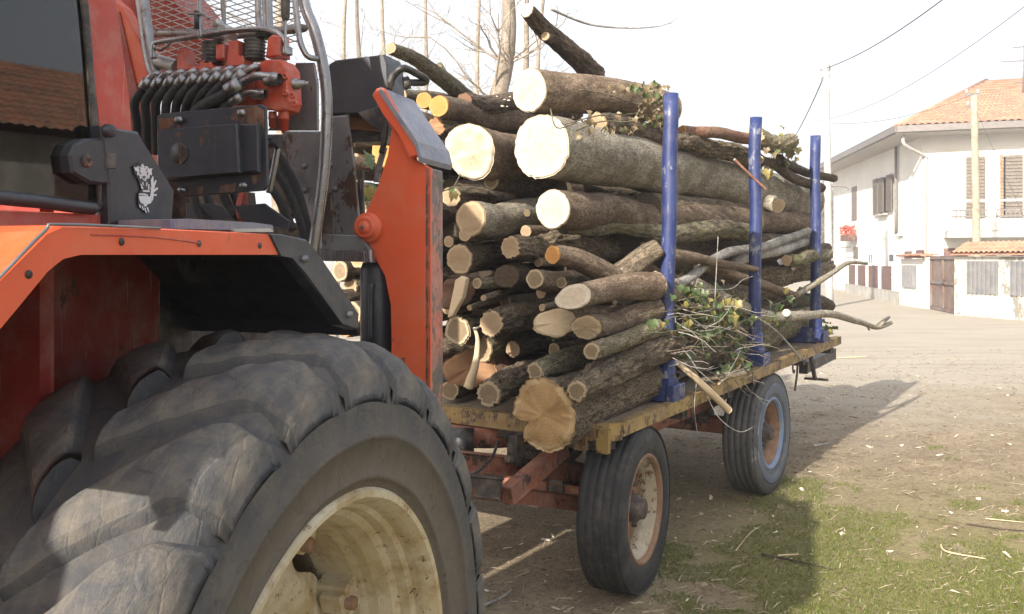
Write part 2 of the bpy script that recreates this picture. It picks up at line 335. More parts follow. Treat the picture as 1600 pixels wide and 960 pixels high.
def groundmat():
    m, N, L, b = newmat("ground"); p = wposn(N); sp = node(N, "ShaderNodeSeparateXYZ"); L.new(p, sp.inputs[0])
    n_big = nz(N, L, p, .55, 6, .6); n_mid = nz(N, L, p, 3.2, 8, .7); n_fine = nz(N, L, p, 38, 8, .75)
    straw = nz(N, L, vmap(N, L, p, (30, 90, 30)), 2, 5, .7, 1.5)
    dirt = mix(N, L, ramp(N, L, n_mid, [(.35, 0), (.66, 1)]), (.19, .148, .10), (.33, .265, .185))
    dirt = mix(N, L, ramp(N, L, straw, [(.50, 0), (.62, .8)]), dirt, (.38, .31, .205))
    dirt = mix(N, L, ramp(N, L, n_fine, [(.36, .7), (.5, 0)]), dirt, (.06, .042, .027))
    gr = mix(N, L, n_fine, (.15, .145, .045), (.25, .215, .095))
    mk = node(N, "ShaderNodeMath", operation='MULTIPLY_ADD'); L.new(sp.outputs[0], mk.inputs[0]); mk.inputs[1].default_value = .10; L.new(sp.outputs[1], mk.inputs[2])      # y + .1 x
    far = ramp(N, L, node_range(N, L, mk.outputs[0], 5.2, 7.2), [(0, 1), (1, 0)])
    gmask = node(N, "ShaderNodeMath", operation='MULTIPLY'); L.new(far, gmask.inputs[0]); L.new(ramp(N, L, nz(N, L, p, 1.7, 6, .65), [(.30, 0), (.50, .75)]), gmask.inputs[1])
    gm2 = node(N, "ShaderNodeMath", operation='MULTIPLY'); L.new(gmask.outputs[0], gm2.inputs[0]); L.new(node_range(N, L, sp.outputs[0], .3, 1.3), gm2.inputs[1])
    c = mix(N, L, gm2.outputs[0], dirt, gr)
    road = mix(N, L, nz(N, L, vmap(N, L, p, (.35, 1.2, 1)), 1.2, 7, .7), (.30, .265, .215), (.42, .375, .31))
    road = mix(N, L, ramp(N, L, n_fine, [(.3, .5), (.5, 0)]), road, (.16, .13, .1))
    road = mix(N, L, ramp(N, L, nz(N, L, vmap(N, L, p, (.25, 1.6, 1)), 1.5, 6, .7), [(.5, 0), (.62, .5)]), road, (.25, .22, .185))
    rm = node(N, "ShaderNodeMath", operation='ADD'); L.new(node_range(N, L, sp.outputs[1], 6.0, 14.0), rm.inputs[0]); ns = node(N, "ShaderNodeMath", operation='MULTIPLY_ADD'); L.new(n_big, ns.inputs[0]); ns.inputs[1].default_value = 1.2; ns.inputs[2].default_value = -.6
    L.new(ns.outputs[0], rm.inputs[1]); c = mix(N, L, ramp(N, L, rm.outputs[0], [(.2, 0), (.75, 1)]), c, road)
    L.new(c, b.inputs["Base Color"]); b.inputs["Roughness"].default_value = .95; b.inputs["Specular IOR Level"].default_value = .15
    bumpn(N, L, b, mix(N, L, .5, n_fine, straw), .8, .02)
def node_range(N, L, src, a, b_):
    n = N.new("ShaderNodeMapRange"); n.inputs[1].default_value = a; n.inputs[2].default_value = b_; L.new(src, n.inputs[0]); return n.outputs[0]
groundmat()
paint("straw_pale", (.46, .38, .26), (.33, .26, .17), None, rough=.9, bump=0, dust=0)
paint("bark_bits", (.07, .05, .035), (.13, .095, .065), None, rough=.95, bump=0, dust=0)
paint("clod", (.21, .165, .115), (.13, .10, .07), None, rough=.95, bump=0, dust=0)
paint("debris", (.28, .215, .14), (.15, .11, .072), (.42, .35, .24), .60, 14, .9, wscale=9, bump=0, dust=0)
paint("chip_white", (.66, .60, .50), (.5, .43, .32), None, rough=.9, bump=0)
paint("far_wood", (.16, .14, .125), (.2, .175, .15), None, rough=1, bump=0)

# ------------------------------------------------------------------ ground
def make_ground():
    xs = [-400, -150, -60, -25, -12, -8, -6] + [-5 + .2 * i for i in range(76)] + [12, 15, 20, 30, 60, 150, 400]
    ys = [-60, -20, -8, -4, -2] + [-1 + .2 * i for i in range(71)] + [15, 18, 22, 28, 35, 50, 80, 150, 400, 900]
    m = MB(); n = len(xs)
    m.add([(x, y, gz(x, y)) for y in ys for x in xs], [(j * n + i, j * n + i + 1, (j + 1) * n + i + 1, (j + 1) * n + i) for j in range(len(ys) - 1) for i in range(n - 1)], None, True)
    tag(m.build("ground", "ground"), kind="structure")
make_ground()
GF = .105 - .012       # level of the far ground

# ------------------------------------------------------------------ house and what stands by it
def corrugated(m, p00, p10, p01, p11, n, amp, up, rows=10):
    """tiled slope: eave p00-p10, ridge p01-p11, n tile columns in rows that step down"""
    p00, p10, p01, p11 = map(Vector, (p00, p10, p01, p11)); k = n * 4
    vs = []
    for r in range(rows * 2):
        t = (r // 2 + (r % 2) * .999) / rows; st = amp * .8 * (1 - (r % 2))
        for i in range(k + 1):
            s_ = i / k; a = p00.lerp(p10, s_); b = p01.lerp(p11, s_)
            vs.append(a.lerp(b, t) + up * (amp * abs(math.sin(math.pi * s_ * n)) + st))
    m.add(vs, [(r * (k + 1) + i, r * (k + 1) + i + 1, (r + 1) * (k + 1) + i + 1, (r + 1) * (k + 1) + i) for r in range(rows * 2 - 1) for i in range(k)])

def house():
    k = Vector((15.1, 33, 0)); f = Vector((16.8, 46.8, 0)); dr = Vector((.94, -.34, 0)).normalized(); rr = k + dr * 9; eh = 6.15
    dl = (f - k).normalized(); nl = Vector((-dl.y, dl.x, 0)); nr = Vector((dr.y, -dr.x, 0))      # outward normals: left facade, right facade
    if nl.x > 0: nl = -nl
    if nr.y > 0: nr = -nr
    back = f + dr * 9
    h = empty("white_house", (k.x, k.y, GF), "white two-storey house with orange tiled roof and balcony across the road", "house")
    def quad(poly, z0, z1, name, mat, par=h):
        m = MB(); n = len(poly)
        m.add([(p.x, p.y, z) for z in (z0, z1) for p in poly], [(i, (i + 1) % n, n + (i + 1) % n, n + i) for i in range(n)] + [tuple(range(n, 2 * n))]); return m.build(name, mat, par)
    quad([k, rr, back, f], 0, eh, "wall", "white_wall")
    # eaves
    def off(p, a, b): return p + a + b
    o = .95
    ek = k + (nl + nr) * o; ef = f + nl * o + dl * o; er = rr + nr * o + dr * o; eb = back + (dl + dr) * o
    m = MB(); m.prism([(p.x, p.y, eh) for p in (ek, er, eb, ef)], (0, 0, .10)); m.build("soffit", "soffit", h)
    m = MB()
    for a, b in ((ef, ek), (ek, er)): m.bar((a.x, a.y, eh + .17), (b.x, b.y, eh + .17), .18, .24)
    m.build("gutter", "gutter", h)
    # hipped roof: ridge runs parallel to the right facade
    c1 = (k + f) / 2 + dr * 4.6; c2 = (rr + back) / 2 - dr * 2.0; rz = eh + 3.1
    z3 = lambda p, z: Vector((p.x, p.y, z))
    m = MB(); e0 = eh + .24; rg1, rg2 = z3(c1, rz), z3(c2, rz)
    corrugated(m, z3(ek, e0), z3(er, e0), rg1, rg2, 46, .06, ZZ, 16)
    corrugated(m, z3(ef, e0), z3(ek, e0), rg1, rg1 + Vector((.01, 0, 0)), 60, .06, ZZ, 16)
    corrugated(m, z3(er, e0), z3(eb, e0), rg2, rg2 + Vector((.01, 0, 0)), 60, .06, ZZ, 16)
    corrugated(m, z3(eb, e0), z3(ef, e0), rg2, rg1, 46, .06, ZZ, 16)
    rf = m.build("roof", "terracotta", h)
    m = MB()
    for a in (z3(ek, e0), z3(er, e0)): m.tube([a, (rg1 if a.x < 16 else rg2)], .13, 8)
    m.build("hip_tiles", "terracotta", rf)
    for (x, y, hgt) in ((1378, 231, .75), (1402, 218, .8)):
        p = W(x, y, 52); m = MB(); m.box((p.x, p.y, p.z - .8), (.5, .5, 2.2)); m.box((p.x, p.y, p.z + .3), (.6, .6, .07)); m.box((p.x, p.y, p.z + .42), (.3, .3, .16)); m.build("chimney", "terracotta", rf)
    # openings: left facade
    def onwall(x, y, p0, d):    # pixel to a point of the vertical plane through p0 along d
        a = (x - 800) / FPX; Y = (p0.x * d.y - p0.y * d.x) / (a * d.y - d.x); return W(x, y, Y)
    def opening(x0, x1, y0, y1, p0, d, nrm, name="window", fill="dark_glass", frame=True):
        a = onwall(x0, (y0 + y1) / 2, p0, d); b = onwall(x1, (y0 + y1) / 2, p0, d); zt = onwall((x0 + x1) / 2, y0, p0, d).z; zb = onwall((x0 + x1) / 2, y1, p0, d).z
        m = MB(); c = (a + b) / 2; m.prism([(a.x, a.y, zb), (b.x, b.y, zb), (b.x, b.y, zt), (a.x, a.y, zt)], nrm * .02); wo = m.build(name, fill, h)
        if frame:
            m = MB()
            for q in (a, b): m.bar((q.x, q.y, zb), (q.x, q.y, zt), .07, .09, nrm)
            m.bar((a.x, a.y, zt), (b.x, b.y, zt), .09, .07); m.bar(Vector((c.x, c.y, zb)), (c.x, c.y, zt), .06, .08, nrm); m.build("frame", "white_wall", wo)
            m = MB(); e = nrm * .08; m.bar(Vector((a.x, a.y, zb - .04)) + e, Vector((b.x, b.y, zb - .04)) + e, .22, .07); m.build("sill", "stone_base", wo)
        return wo
    def shutter(x0, x1, y0, y1, p0, d, nrm, par, mat="shutter"):
        a = onwall(x0, (y0 + y1) / 2, p0, d) + nrm * .1; b = onwall(x1, (y0 + y1) / 2, p0, d) + nrm * .1; zt = onwall((x0 + x1) / 2, y0, p0, d).z; zb = onwall((x0 + x1) / 2, y1, p0, d).z
        m = MB(); m.bar((a.x, a.y, (zb + zt) / 2), (b.x, b.y, (zb + zt) / 2), .03, zt - zb)
        n = 18
        for i in range(n):
            z = zb + (zt - zb) * (i + .5) / n; m.bar(Vector((a.x, a.y, z)) + nrm * .03, Vector((b.x, b.y, z)) + nrm * .03, .03, (zt - zb) / n * .6)
        m.build("shutter", mat, par)
    wdw = opening(1375, 1389, 277, 334, k, dl, nl); shutter(1368.5, 1375, 280, 336, k, dl, nl, wdw); shutter(1389.5, 1397.5, 273, 330, k, dl, nl, wdw)
    shutter(1377, 1384, 278, 332, k, dl, nl, wdw)
    dr_ = opening(1331, 1339, 292, 345, k, dl, nl, "balcony_door", "shutter", False)
    opening(1358, 1365, 397, 412, k, dl, nl, "window", "gutter"); opening(1390, 1396, 398, 408, k, dl, nl, "window", "dark_glass", False); opening(1334, 1341, 386, 405, k, dl, nl, "window", "shutter", False)
    opening(1414, 1425, 393, 404, k, dl, nl, "window", "brown_panel", False); opening(1432, 1444, 391, 403, k, dl, nl, "window", "brown_panel", False)
    # flower box on the small balcony
    p = onwall(1335, 357, k, dl) + nl * .3; m = MB(); m.box(p - Vector((0, 0, .45)), (.35, 1.5, .3), math.atan2(-dl.x, dl.y)); fb = m.build("flower_box", "brown_panel", h)
    m = MB()
    for i in range(70): m.ball(p + dl * rnd.uniform(-.75, .75) + nl * rnd.uniform(-.2, .3) + ZZ * rnd.uniform(-.35, .1), rnd.uniform(.03, .075))
    m.build("flower_clump", "flower_red", fb)
    m = MB()
    for z in (.0, -.5, -.9): m.bar(p + dl * -.9 + nl * .1 + ZZ * z, p + dl * .9 + nl * .1 + ZZ * z, .03, .03)
    m.build("railing", "wire", h)
    # right facade: balcony door, shutters, awning
    bd = opening(1513, 1541, 247, 345, k, dr, nr, "balcony_door", "curtain"); shutter(1509, 1521, 246, 342, k, dr, nr, bd); shutter(1528, 1538, 245, 341, k, dr, nr, bd)
    b2 = opening(1562, 1597, 243, 340, k, dr, nr, "balcony_door", "dark_glass"); shutter(1570, 1597, 243, 340, k, dr, nr, b2, "shutter"); shutter(1562, 1567, 243, 338, k, dr, nr, b2, "terracotta")
    opening(1474, 1512, 388, 410, k, dr, nr, "garage_door", "brown_panel", False); opening(1540, 1556, 386, 400, k, dr, nr, "window", "shutter", False); opening(1580, 1640, 378, 400, k, dr, nr, "garage_door", "brown_panel", False)
    # balcony
    a = onwall(1474, 363, k, dr); b = Vector((rr.x, rr.y, a.z)); z0 = a.z; D = 1.3; m = MB()
    m.prism([(q.x, q.y, z0 - .22) for q in (a, b, b + nr * D, a + nr * D)], (0, 0, .22)); m.build("balcony_slab", "white_wall", h)
    m = MB(); P0 = a + nr * D; P1 = b + nr * D
    m.bar(P0 + ZZ * .22, P1 + ZZ * .22, .1, .40); m.bar(P0 + ZZ * 1.05, P1 + ZZ * 1.05, .14, .07)
    for i in range(7): q = P0.lerp(P1, i / 6); m.bar(q + ZZ * .0, q + ZZ * 1.1, .28, .12, nr)
    m.build("balcony_parapet", "white_wall", h)
    m = MB()
    for z in (.5, .72): m.bar(P0 + ZZ * z, P1 + ZZ * z, .06, .06)
    for i in range(60): q = P0.lerp(P1, i / 59); m.bar(q + ZZ * .42, q + ZZ * .74, .035, .035, nr)
    for z in (.25, .5, .75, 1.0): m.bar(a + ZZ * z, P0 + ZZ * z, .05, .04)
    m.build("railing", "gutter", h)
    # downpipes
    def pipe(pts, r, mat): m = MB(); m.tube(smooth_path(pts, 4), r, 8); m.build("downpipe", mat, h)
    q = onwall(1404, 250, k, dl) + nl * .1; pipe([(q.x, q.y, eh - .02), (q.x, q.y, onwall(1408, 366, k, dl).z)], .06, "gutter")
    e = ek * .7 + k * .3; q = k + nr * .1 + dr * .1; pipe([(e.x, e.y, eh + .02), (e.x, e.y, eh - .35), (q.x, q.y, eh - .75), (q.x, q.y, eh - 1.2), (q.x, q.y, .2)], .06, "soffit")
    m = MB(); m.box(onwall(1409, 367, k, dl), (.2, .5, .12)); m.build("meter_box", "white_wall", h)
house()

def fence_line():
    g = GF
    # long pillared fence with brown sheets
    a = Vector((15.5, 41.2, g)); b = Vector((13.30, 30.4, g)); d = (b - a).normalized(); nrm = Vector((-d.y, d.x, 0)); nrm = nrm if nrm.x < 0 else -nrm; Ln = (b - a).length
    f = empty("pillared_fence", a, "low white pillared fence with brown sheet panels on a stone base", "fence")
    m = MB(); m.bar(a + ZZ * .12, b + ZZ * .12, .34, .62); m.build("base_wall", "stone_base", f)
    cuts = [0, .21, .43, .66, .93]
    tops = 1.32
    for i, c in enumerate(cuts): q = a + d * (Ln * c); m = MB(); m.box((q.x, q.y, g + .88), (.10, .62 if i < 4 else 1.7, .98), math.atan2(-d.x, d.y)); m.build("pillar", "white_wall", f)
    for i in range(4):
        p = a + d * (Ln * cuts[i] + .38); q = a + d * (Ln * cuts[i + 1] - .38 - (.5 if i == 3 else 0)); p = p + nrm * .05; q = q + nrm * .05; m = MB(); m.bar(p + ZZ * .86, q + ZZ * .86, .05, .86); m.build("sheet_panel", "brown_panel", f)
    # far stretch of the same lane
    f2 = empty("far_fence", (16.6, 47, g), "short white wall with a dark panel beyond the concrete pole", "fence")
    p, q = W(1300, 440, 47), W(1332, 440, 45); m = MB(); m.bar((p.x, p.y, g + .9), (q.x, q.y, g + .9), .3, 1.8); m.build("wall", "white_wall", f2)
    p, q = W(1309, 415, 46.2), W(1315, 415, 45.9); m = MB(); m.bar(p - Vector((.0, .2, 0)), q - Vector((0, .2, 0)), .2, 1.2); m.build("dark_panel", "shutter", f2)
    # gate wall with niche and tiled coping
    def wall(p, q, hgt, name, label, panels, cope, mat="dirty_wall"):
        wl = empty(name, p, label, "wall"); dd = (q - p).normalized(); nn = Vector((-dd.y, dd.x, 0)); nn = nn if nn.y < 0 or nn.x < -.5 else -nn
        if nn.x > 0: nn = -nn
        m = MB(); m.bar(p + ZZ * (hgt / 2 - .1), q + ZZ * (hgt / 2 - .1), .28, hgt + .2); m.build("wall_body", mat, wl); LL = (q - p).length
        for (s0, s1, z0, z1, mt) in panels:
            u, v = p + dd * LL * s0, p + dd * LL * s1; m = MB(); m.bar(u + nn * .14 + ZZ * (z0 + z1) / 2, v + nn * .14 + ZZ * (z0 + z1) / 2, .05, z1 - z0)
            for k_ in range(7): t = (k_ + .5) / 7; e = u.lerp(v, t) + nn * .17; m.bar(e + ZZ * z0, e + ZZ * z1, .03, (v - u).length / 7 * .8, nn)
            m.build("slatted_panel", mt, wl)
        if cope:
            m = MB(); e0, e1 = p + nn * .32 + ZZ * (hgt + .06), q + nn * .32 + ZZ * (hgt + .06); r0, r1 = p - nn * .25 + ZZ * (hgt + cope), q - nn * .25 + ZZ * (hgt + cope)
            corrugated(m, e0, e1, r0, r1, max(4, int(LL / .17)), .05, ZZ, 3); m.add([e0 - ZZ * .02, e1 - ZZ * .02, r1 - ZZ * .02, r0 - ZZ * .02], [(0, 1, 2, 3)]); m.build("coping_tiles", "terracotta", wl)
        return wl
    wall(Vector((13.30, 30.3, g)), Vector((13.05, 27.9, g)), 1.55, "gate_wall", "white wall with narrow grey shutter beside the brown gate", [(.12, .62, .62, 1.35, "grey_panel")], .12, "white_wall")
    wall(Vector((12.42, 24.9, g)), Vector((13.5, 21.3, g)), 1.62, "tile_topped_wall", "stained white wall with two grey panels under tile coping", [(.12, .40, .62, 1.5, "grey_panel"), (.50, .80, .62, 1.5, "grey_panel")], .38)
    # gate
    p, q = Vector((13.02, 27.8, g)), Vector((12.46, 25.0, g)); gt = empty("brown_gate", p, "rusty brown double sheet-metal gate between the white walls", "gate"); dd = (q - p).normalized(); LL = (q - p).length; nn = Vector((-1, .2, 0)).normalized()
    for s0, s1 in ((.03, .49), (.51, .97)):
        for z0, z1 in ((.12, .82), (.90, 1.55)):
            u, v = p + dd * LL * s0, p + dd * LL * s1; m = MB(); m.bar(u + ZZ * (z0 + z1) / 2, v + ZZ * (z0 + z1) / 2, .03, z1 - z0); m.build("sheet_panel", "gate_brown", gt)
    m = MB()
    for z in (.07, .86, 1.6): m.bar(p + nn * .03 + ZZ * z, q + nn * .03 + ZZ * z, .06, .09)
    for s in (.01, .5, .99): e = p + dd * LL * s + nn * .03; m.bar(e + ZZ * .03, e + ZZ * 1.65, .09, .06, nn)
    m.build("gate_frame", "gate_brown", gt)
    m = MB(); e = p + dd * LL * .53 + nn * .1; m.box(e + ZZ * .9, (.08, .16, .14)); m.build("lock", "steel", gt)
fence_line()

def pole(x0, y0, x1, y1, Y, r0, r1, name, mat, label, arms):
    top = W(x0, y0, Y); bot = W(x1, y1, Y); bot.z = GF - .3; o = empty(name, (bot.x, bot.y, GF), label, "utility pole")
    m = MB(); m.tube([bot.lerp(top, i / 8) for i in range(9)], [r0 + (r1 - r0) * i / 8 for i in range(9)], 14, True, .03); m.build("shaft", mat, o)
    for (dz, wd) in arms:
        m = MB(); c = top - ZZ * dz; m.bar(c + Vector((-wd, .1, 0)), c + Vector((wd, .1, 0)), .05, .05); m.build("crossarm", "galvanised", o)
        for s in (-wd * .9, wd * .9): m = MB(); q = c + Vector((s, .1, .03)); m.lathe([(0, .015), (.02, .05), (.06, .03), (.09, .055), (.13, .02), (.14, .001)], 10, Matrix.Translation(q) @ Matrix.Rotation(R(-90), 4, 'Y')); m.build("insulator", "concrete", o)
    return o, top
_p1, top1 = pole(1291, 97, 1296, 480, 29, .14, .09, "concrete_pole", "concrete", "tall pale concrete utility pole with wires and lamp arm", [(.25, .16), (.55, .12)])
m = MB(); q = W(1294, 292, 29); m.tube(smooth_path([q, q + Vector((.25, -.05, .02)), q + Vector((.55, -.1, -.02)), q + Vector((.62, -.1, -.12))], 4), .03, 6); m.build("bracket_arm", "gutter", _p1)
_p2, top2 = pole(1522, 150, 1528, 396, 25.6, .125, .09, "wooden_pole", "pole_wood", "weathered wooden pole rising behind the tile-topped wall", [(-.05, .18), (.3, .14)])
def wire(a, b, sag, r, label):
    pts = [Vector(a).lerp(Vector(b), i / 24) - ZZ * sag * 4 * (i / 24) * (1 - i / 24) for i in range(25)]
    m = MB(); m.tube(pts, r, 6); tag(m.build("overhead_wire", "wire"), label, "wire")
wire(top1 - ZZ * .2, W(1560, -70, 16), .25, .014, "dark cable climbing from the concrete pole towards the sky")
wire(top1 - ZZ * .3, W(1215, 245, 60), .5, .022, "sagging cable dropping away behind the concrete pole")
wire(W(1268, 190, 40), W(1640, -20, 18), .6, .008, "thin pale wire crossing above the white house")
wire(W(1290, 192, 34), top2 + ZZ * .05, .3, .008, "thin wire strung between the two poles")
wire(top2 - ZZ * .3, W(1700, 560, 22), .0, .006, "thin stay wire slanting past the balcony")
def antenna():
    p = W(1598, 150, 35); o = empty("roof_antenna", p, "thin roof aerial above the orange tiles", "antenna")
    m = MB(); m.tube([p, W(1601, 60, 35)], .03, 6); m.build("mast", "gutter", o)
    for (y, wd) in ((73, .45), (95, .9), (128, .4)): c = W(1600, y, 35); m = MB(); m.tube([c - Vector((wd, 0, .05)), c + Vector((wd, 0, .05))], .025, 6); m.build("boom", "gutter", o)
antenna()

# house beyond the frame, whose roof and chimney the cab window mirrors
def mirrored_house():
    b = Vector((16.5, 5.2, 0)); h = empty("neighbouring_house", b, "cream house with orange roof mirrored in the cab window", "house")
    m = MB(); m.box((b.x + 3, b.y + 3, 2.05), (6, 12, 4.3)); m.build("wall", "stone_base", h)
    m = MB(); e = 4.2; x0, x1, y0, y1 = b.x - .7, b.x + 6.7, b.y - 3.7, b.y + 9.7; xm = (x0 + x1) / 2
    corrugated(m, (x0, y0, e), (x0, y1, e), (xm, y0, e + 2), (xm, y1, e + 2), 60, .05, ZZ, 12); corrugated(m, (x1, y1, e), (x1, y0, e), (xm, y1, e + 2), (xm, y0, e + 2), 60, .05, ZZ, 12); rf = m.build("roof", "terracotta", h)
    m = MB(); m.box((b.x + 1.2, b.y + 2.2, 5.4), (.8, .8, 2.0)); m.box((b.x + 1.2, b.y + 2.2, 6.35), (1.05, 1.05, .12)); m.box((b.x + 1.2, b.y + 2.2, 6.6), (.9, .9, .12)); m.box((b.x + 1.2, b.y + 2.2, 6.85), (1.05, 1.05, .12)); m.build("chimney", "stone_base", rf)
    for y in (-1.5, 2, 5.5):
        for z in (1.3, 3.2): m = MB(); m.box((b.x - .02, b.y + y, z), (.1, 1.0, 1.2)); m.build("window", "brown_panel", h)
mirrored_house()

# ------------------------------------------------------------------ bare trees behind the load
def bare_tree(x0, x1, ytop, Y, wpx, label, seed, twigs=1.0, low=.25, spread=.8):
    r_ = random.Random(seed); base = W(x0, 405, Y); base.z = GF - .1; top = W(x1, ytop, Y); r0 = wpx / 2 / FPX * Y * 1.15
    o = empty("bare_tree", (base.x, base.y, GF), label, "tree"); n = 12; pts = []
    for i in range(n + 1): t = i / n; pts.append(base.lerp(top, t) + Vector((noise.noise((t * 3, seed, 0)), noise.noise((t * 3, seed, 7)), 0)) * r0 * 2.0 * (1 if 0 < i else 0))
    rad = [r0 * (1.25 - .95 * (i / n)) for i in range(n + 1)]
    m = MB(); m.tube(smooth_path(pts, 3), [rad[0] + (rad[-1] - rad[0]) * i / (n * 3) for i in range(n * 3 + 1)], 12, True, .12, seed); m.build("trunk", "bark_tree", o)
    m = MB(); hgt = (top - base).length
    def grow(p, d, ln, r, lev):
        k = 5; ps = [p]; q = p.copy()
        for i in range(k): d = (d + Vector((r_.gauss(0, .16), r_.gauss(0, .16), r_.gauss(.03, .13)))).normalized(); q = q + d * ln / k; ps.append(q)
        m.tube(ps, [r * (1 - .75 * i / k) for i in range(k + 1)], 5 if lev else 7, False)
        if lev >= 3 or r < .0022: return
        for j in range(r_.randint(2, 4) if lev else int(4 * twigs) + 1):
            i = r_.randint(1, k); dd = (d + Vector((r_.gauss(0, .7), r_.gauss(0, .7), r_.gauss(.1, .5)))).normalized(); grow(ps[i], dd, ln * r_.uniform(.4, .7), r * .5, lev + 1)
    for j in range(int(11 * twigs)):
        t = r_.uniform(low, .98); p = base.lerp(top, t); a = r_.uniform(0, 6.28); e = r_.uniform(.15, .9)
        grow(pts[int(t * n)], Vector((math.cos(a) * math.cos(e), math.sin(a) * math.cos(e) * .7, math.sin(e))), r_.uniform(.9, 2.2) * spread, max(r0 * .28 * (1.1 - t), .006), 0)
    m.build("crown", "bark_tree", o)
bare_tree(764, 803, -140, 13, 36, "thick pale-barked bare tree trunk rising behind the log load", 3, .8, .55, .8)
bare_tree(795, 836, -140, 15, 13, "slim bare trunk standing close behind the thick pale one", 5, .5, .5, .7)
bare_tree(738, 750, -150, 16, 9, "straight slender bare tree with few twigs, just before the thick trunk", 8, .5, .5, .6)
bare_tree(655, 672, -130, 17, 8, "thin bare tree forking above the mossy diagonal branch", 11, .8, .4, .9)
bare_tree(597, 602, -130, 17, 9, "thin straight bare tree behind the black control box", 14, 1.3, .4, .9)
bare_tree(552, 566, -130, 18, 10, "twiggy bare tree just beside the bent steel tube of the crane", 17, 1.7, .35, 1)
bare_tree(520, 545, -130, 14, 10, "leaning bare tree with crooked limb behind the bent steel tube", 21, 1.6, .35, .9)
bare_tree(440, 444, -120, 11, 24, "stout rough bare tree seen through the wire guard", 23, 1.0, .5, .9)
bare_tree(352, 350, -120, 15, 9, "slender bare tree seen through the wire guard", 27, 1.2, .4, .9)
bare_tree(800, 862, -140, 20, 9, "thin leaning bare tree behind the top log", 31, .9, .45, 1)
def far_wood():
    m = MB(); r_ = random.Random(4)
    for i in range(700):
        x = r_.uniform(24, 62); y = r_.uniform(85, 120); h = r_.uniform(8, 12) * (.6 + .4 * noise.noise((x * .06, y * .06, 0))) + 1; p = Vector((x, y, 0))
        m.tube([p, p + Vector((r_.gauss(0, .3), 0, h * .5)), p + Vector((r_.gauss(0, .6), 0, h))], [.2, .12, .03], 4, False)
        for k in range(26):
            t = r_.uniform(.25, 1); q = p + ZZ * h * t; e = q + Vector((r_.gauss(0, 1.6), r_.gauss(0, .6), r_.uniform(.2, 2.2))); m.tube([q, e], [.07, .03], 3, False)
    o = m.build("far_wood", "far_wood"); tag(o, "faint line of bare trees on the horizon beyond the fence", "wood", kind="stuff")
far_wood()

# ------------------------------------------------------------------ trailer
def wheel(name, parent, M, Rr, wd, rim_r, kind):
    """local x points outwards, wheel centre at the origin"""
    h = wd / 2; pr = [(-h * .8, rim_r), (-h, rim_r + .03), (-h * 1.02, (rim_r + Rr) / 2), (-h * .92, Rr - .02), (-h * .8, Rr - .004)]
    tr = []; gd = .003 if kind == 'front' else .008
    for i in range(5):      # grooved tread
        x = -h * .72 + i * h * .36; tr += [(x - h * .13, Rr), (x + h * .13, Rr), (x + h * .15, Rr - gd), (x + h * .21, Rr - gd)]
    pr += tr + [(h * .8, Rr - .004), (h * .92, Rr - .02), (h * 1.0, Rr - .06), (h * 1.03, (rim_r + Rr) / 2), (h * 1.0, rim_r + .03), (h * .86, rim_r)]
    m = MB(); rf = None
    if kind == "rear": rf = lambda x, r, a: -.007 * (1 if math.sin(a * 45) > .2 else 0) if (abs(x) > h * .78 and r > Rr - .03) else 0
    m.lathe(pr, 180 if kind == "rear" else 72, Matrix(), True, rf)
    t = m.build(name, {"front": "tyre_black", "rear": "tyre_grey"}[kind], parent, M)
    out, mid, disc = ("rim_rust", "rim_white", "rim_rust") if kind == "front" else ("rim_blue", "rim_rust", "rim_blue")
    def part(nm, mat, prof, n=48): q = MB(); q.lathe(prof, n); return q.build(nm, mat, t)
    r = rim_r
    part("rim_flange", out, [(h * .80, r + .012), (h * .93, r + .012), (h * .95, r), (h * .90, r - .012), (h * .74, r - .018)])
    part("rim_band", mid, [(h * .75, r - .017), (h * .62, r - .02), (h * .60, r - .034), (h * .40, r - .036), (h * .36, r - .05), (h * .1, r - .052), (-h * .5, r - .045)])
    d = MB(); d.lathe([(-h * .05, r - .048), (-h * .02, r * .72), (h * .10, r * .55), (h * .12, r * .3), (h * .1, .001)], 48); d.build("wheel_disc", disc, t)
    if kind == "rear": part("painted_ring", "tyre_blue", [(h * .97, r + .02), (h * 1.045, r + .06), (h * 1.05, r + .095), (h * 1.03, r + .105), (h * .99, r + .1)])
    part("hub", "chassis_dark", [(0, .075), (h * .55, .07), (h * .62, .055), (h * .86, .05), (h * .92, .035), (h * .92, .001)], 20)
    for k in range(6):
        a = k * math.pi / 3; q = MB(); q.lathe([(h * .1, .012), (h * .32, .012), (h * .32, .001)], 6, Matrix.Translation((0, .12 * math.cos(a), .12 * math.sin(a)))); q.build("wheel_nut", "chassis_dark", t)
    return t
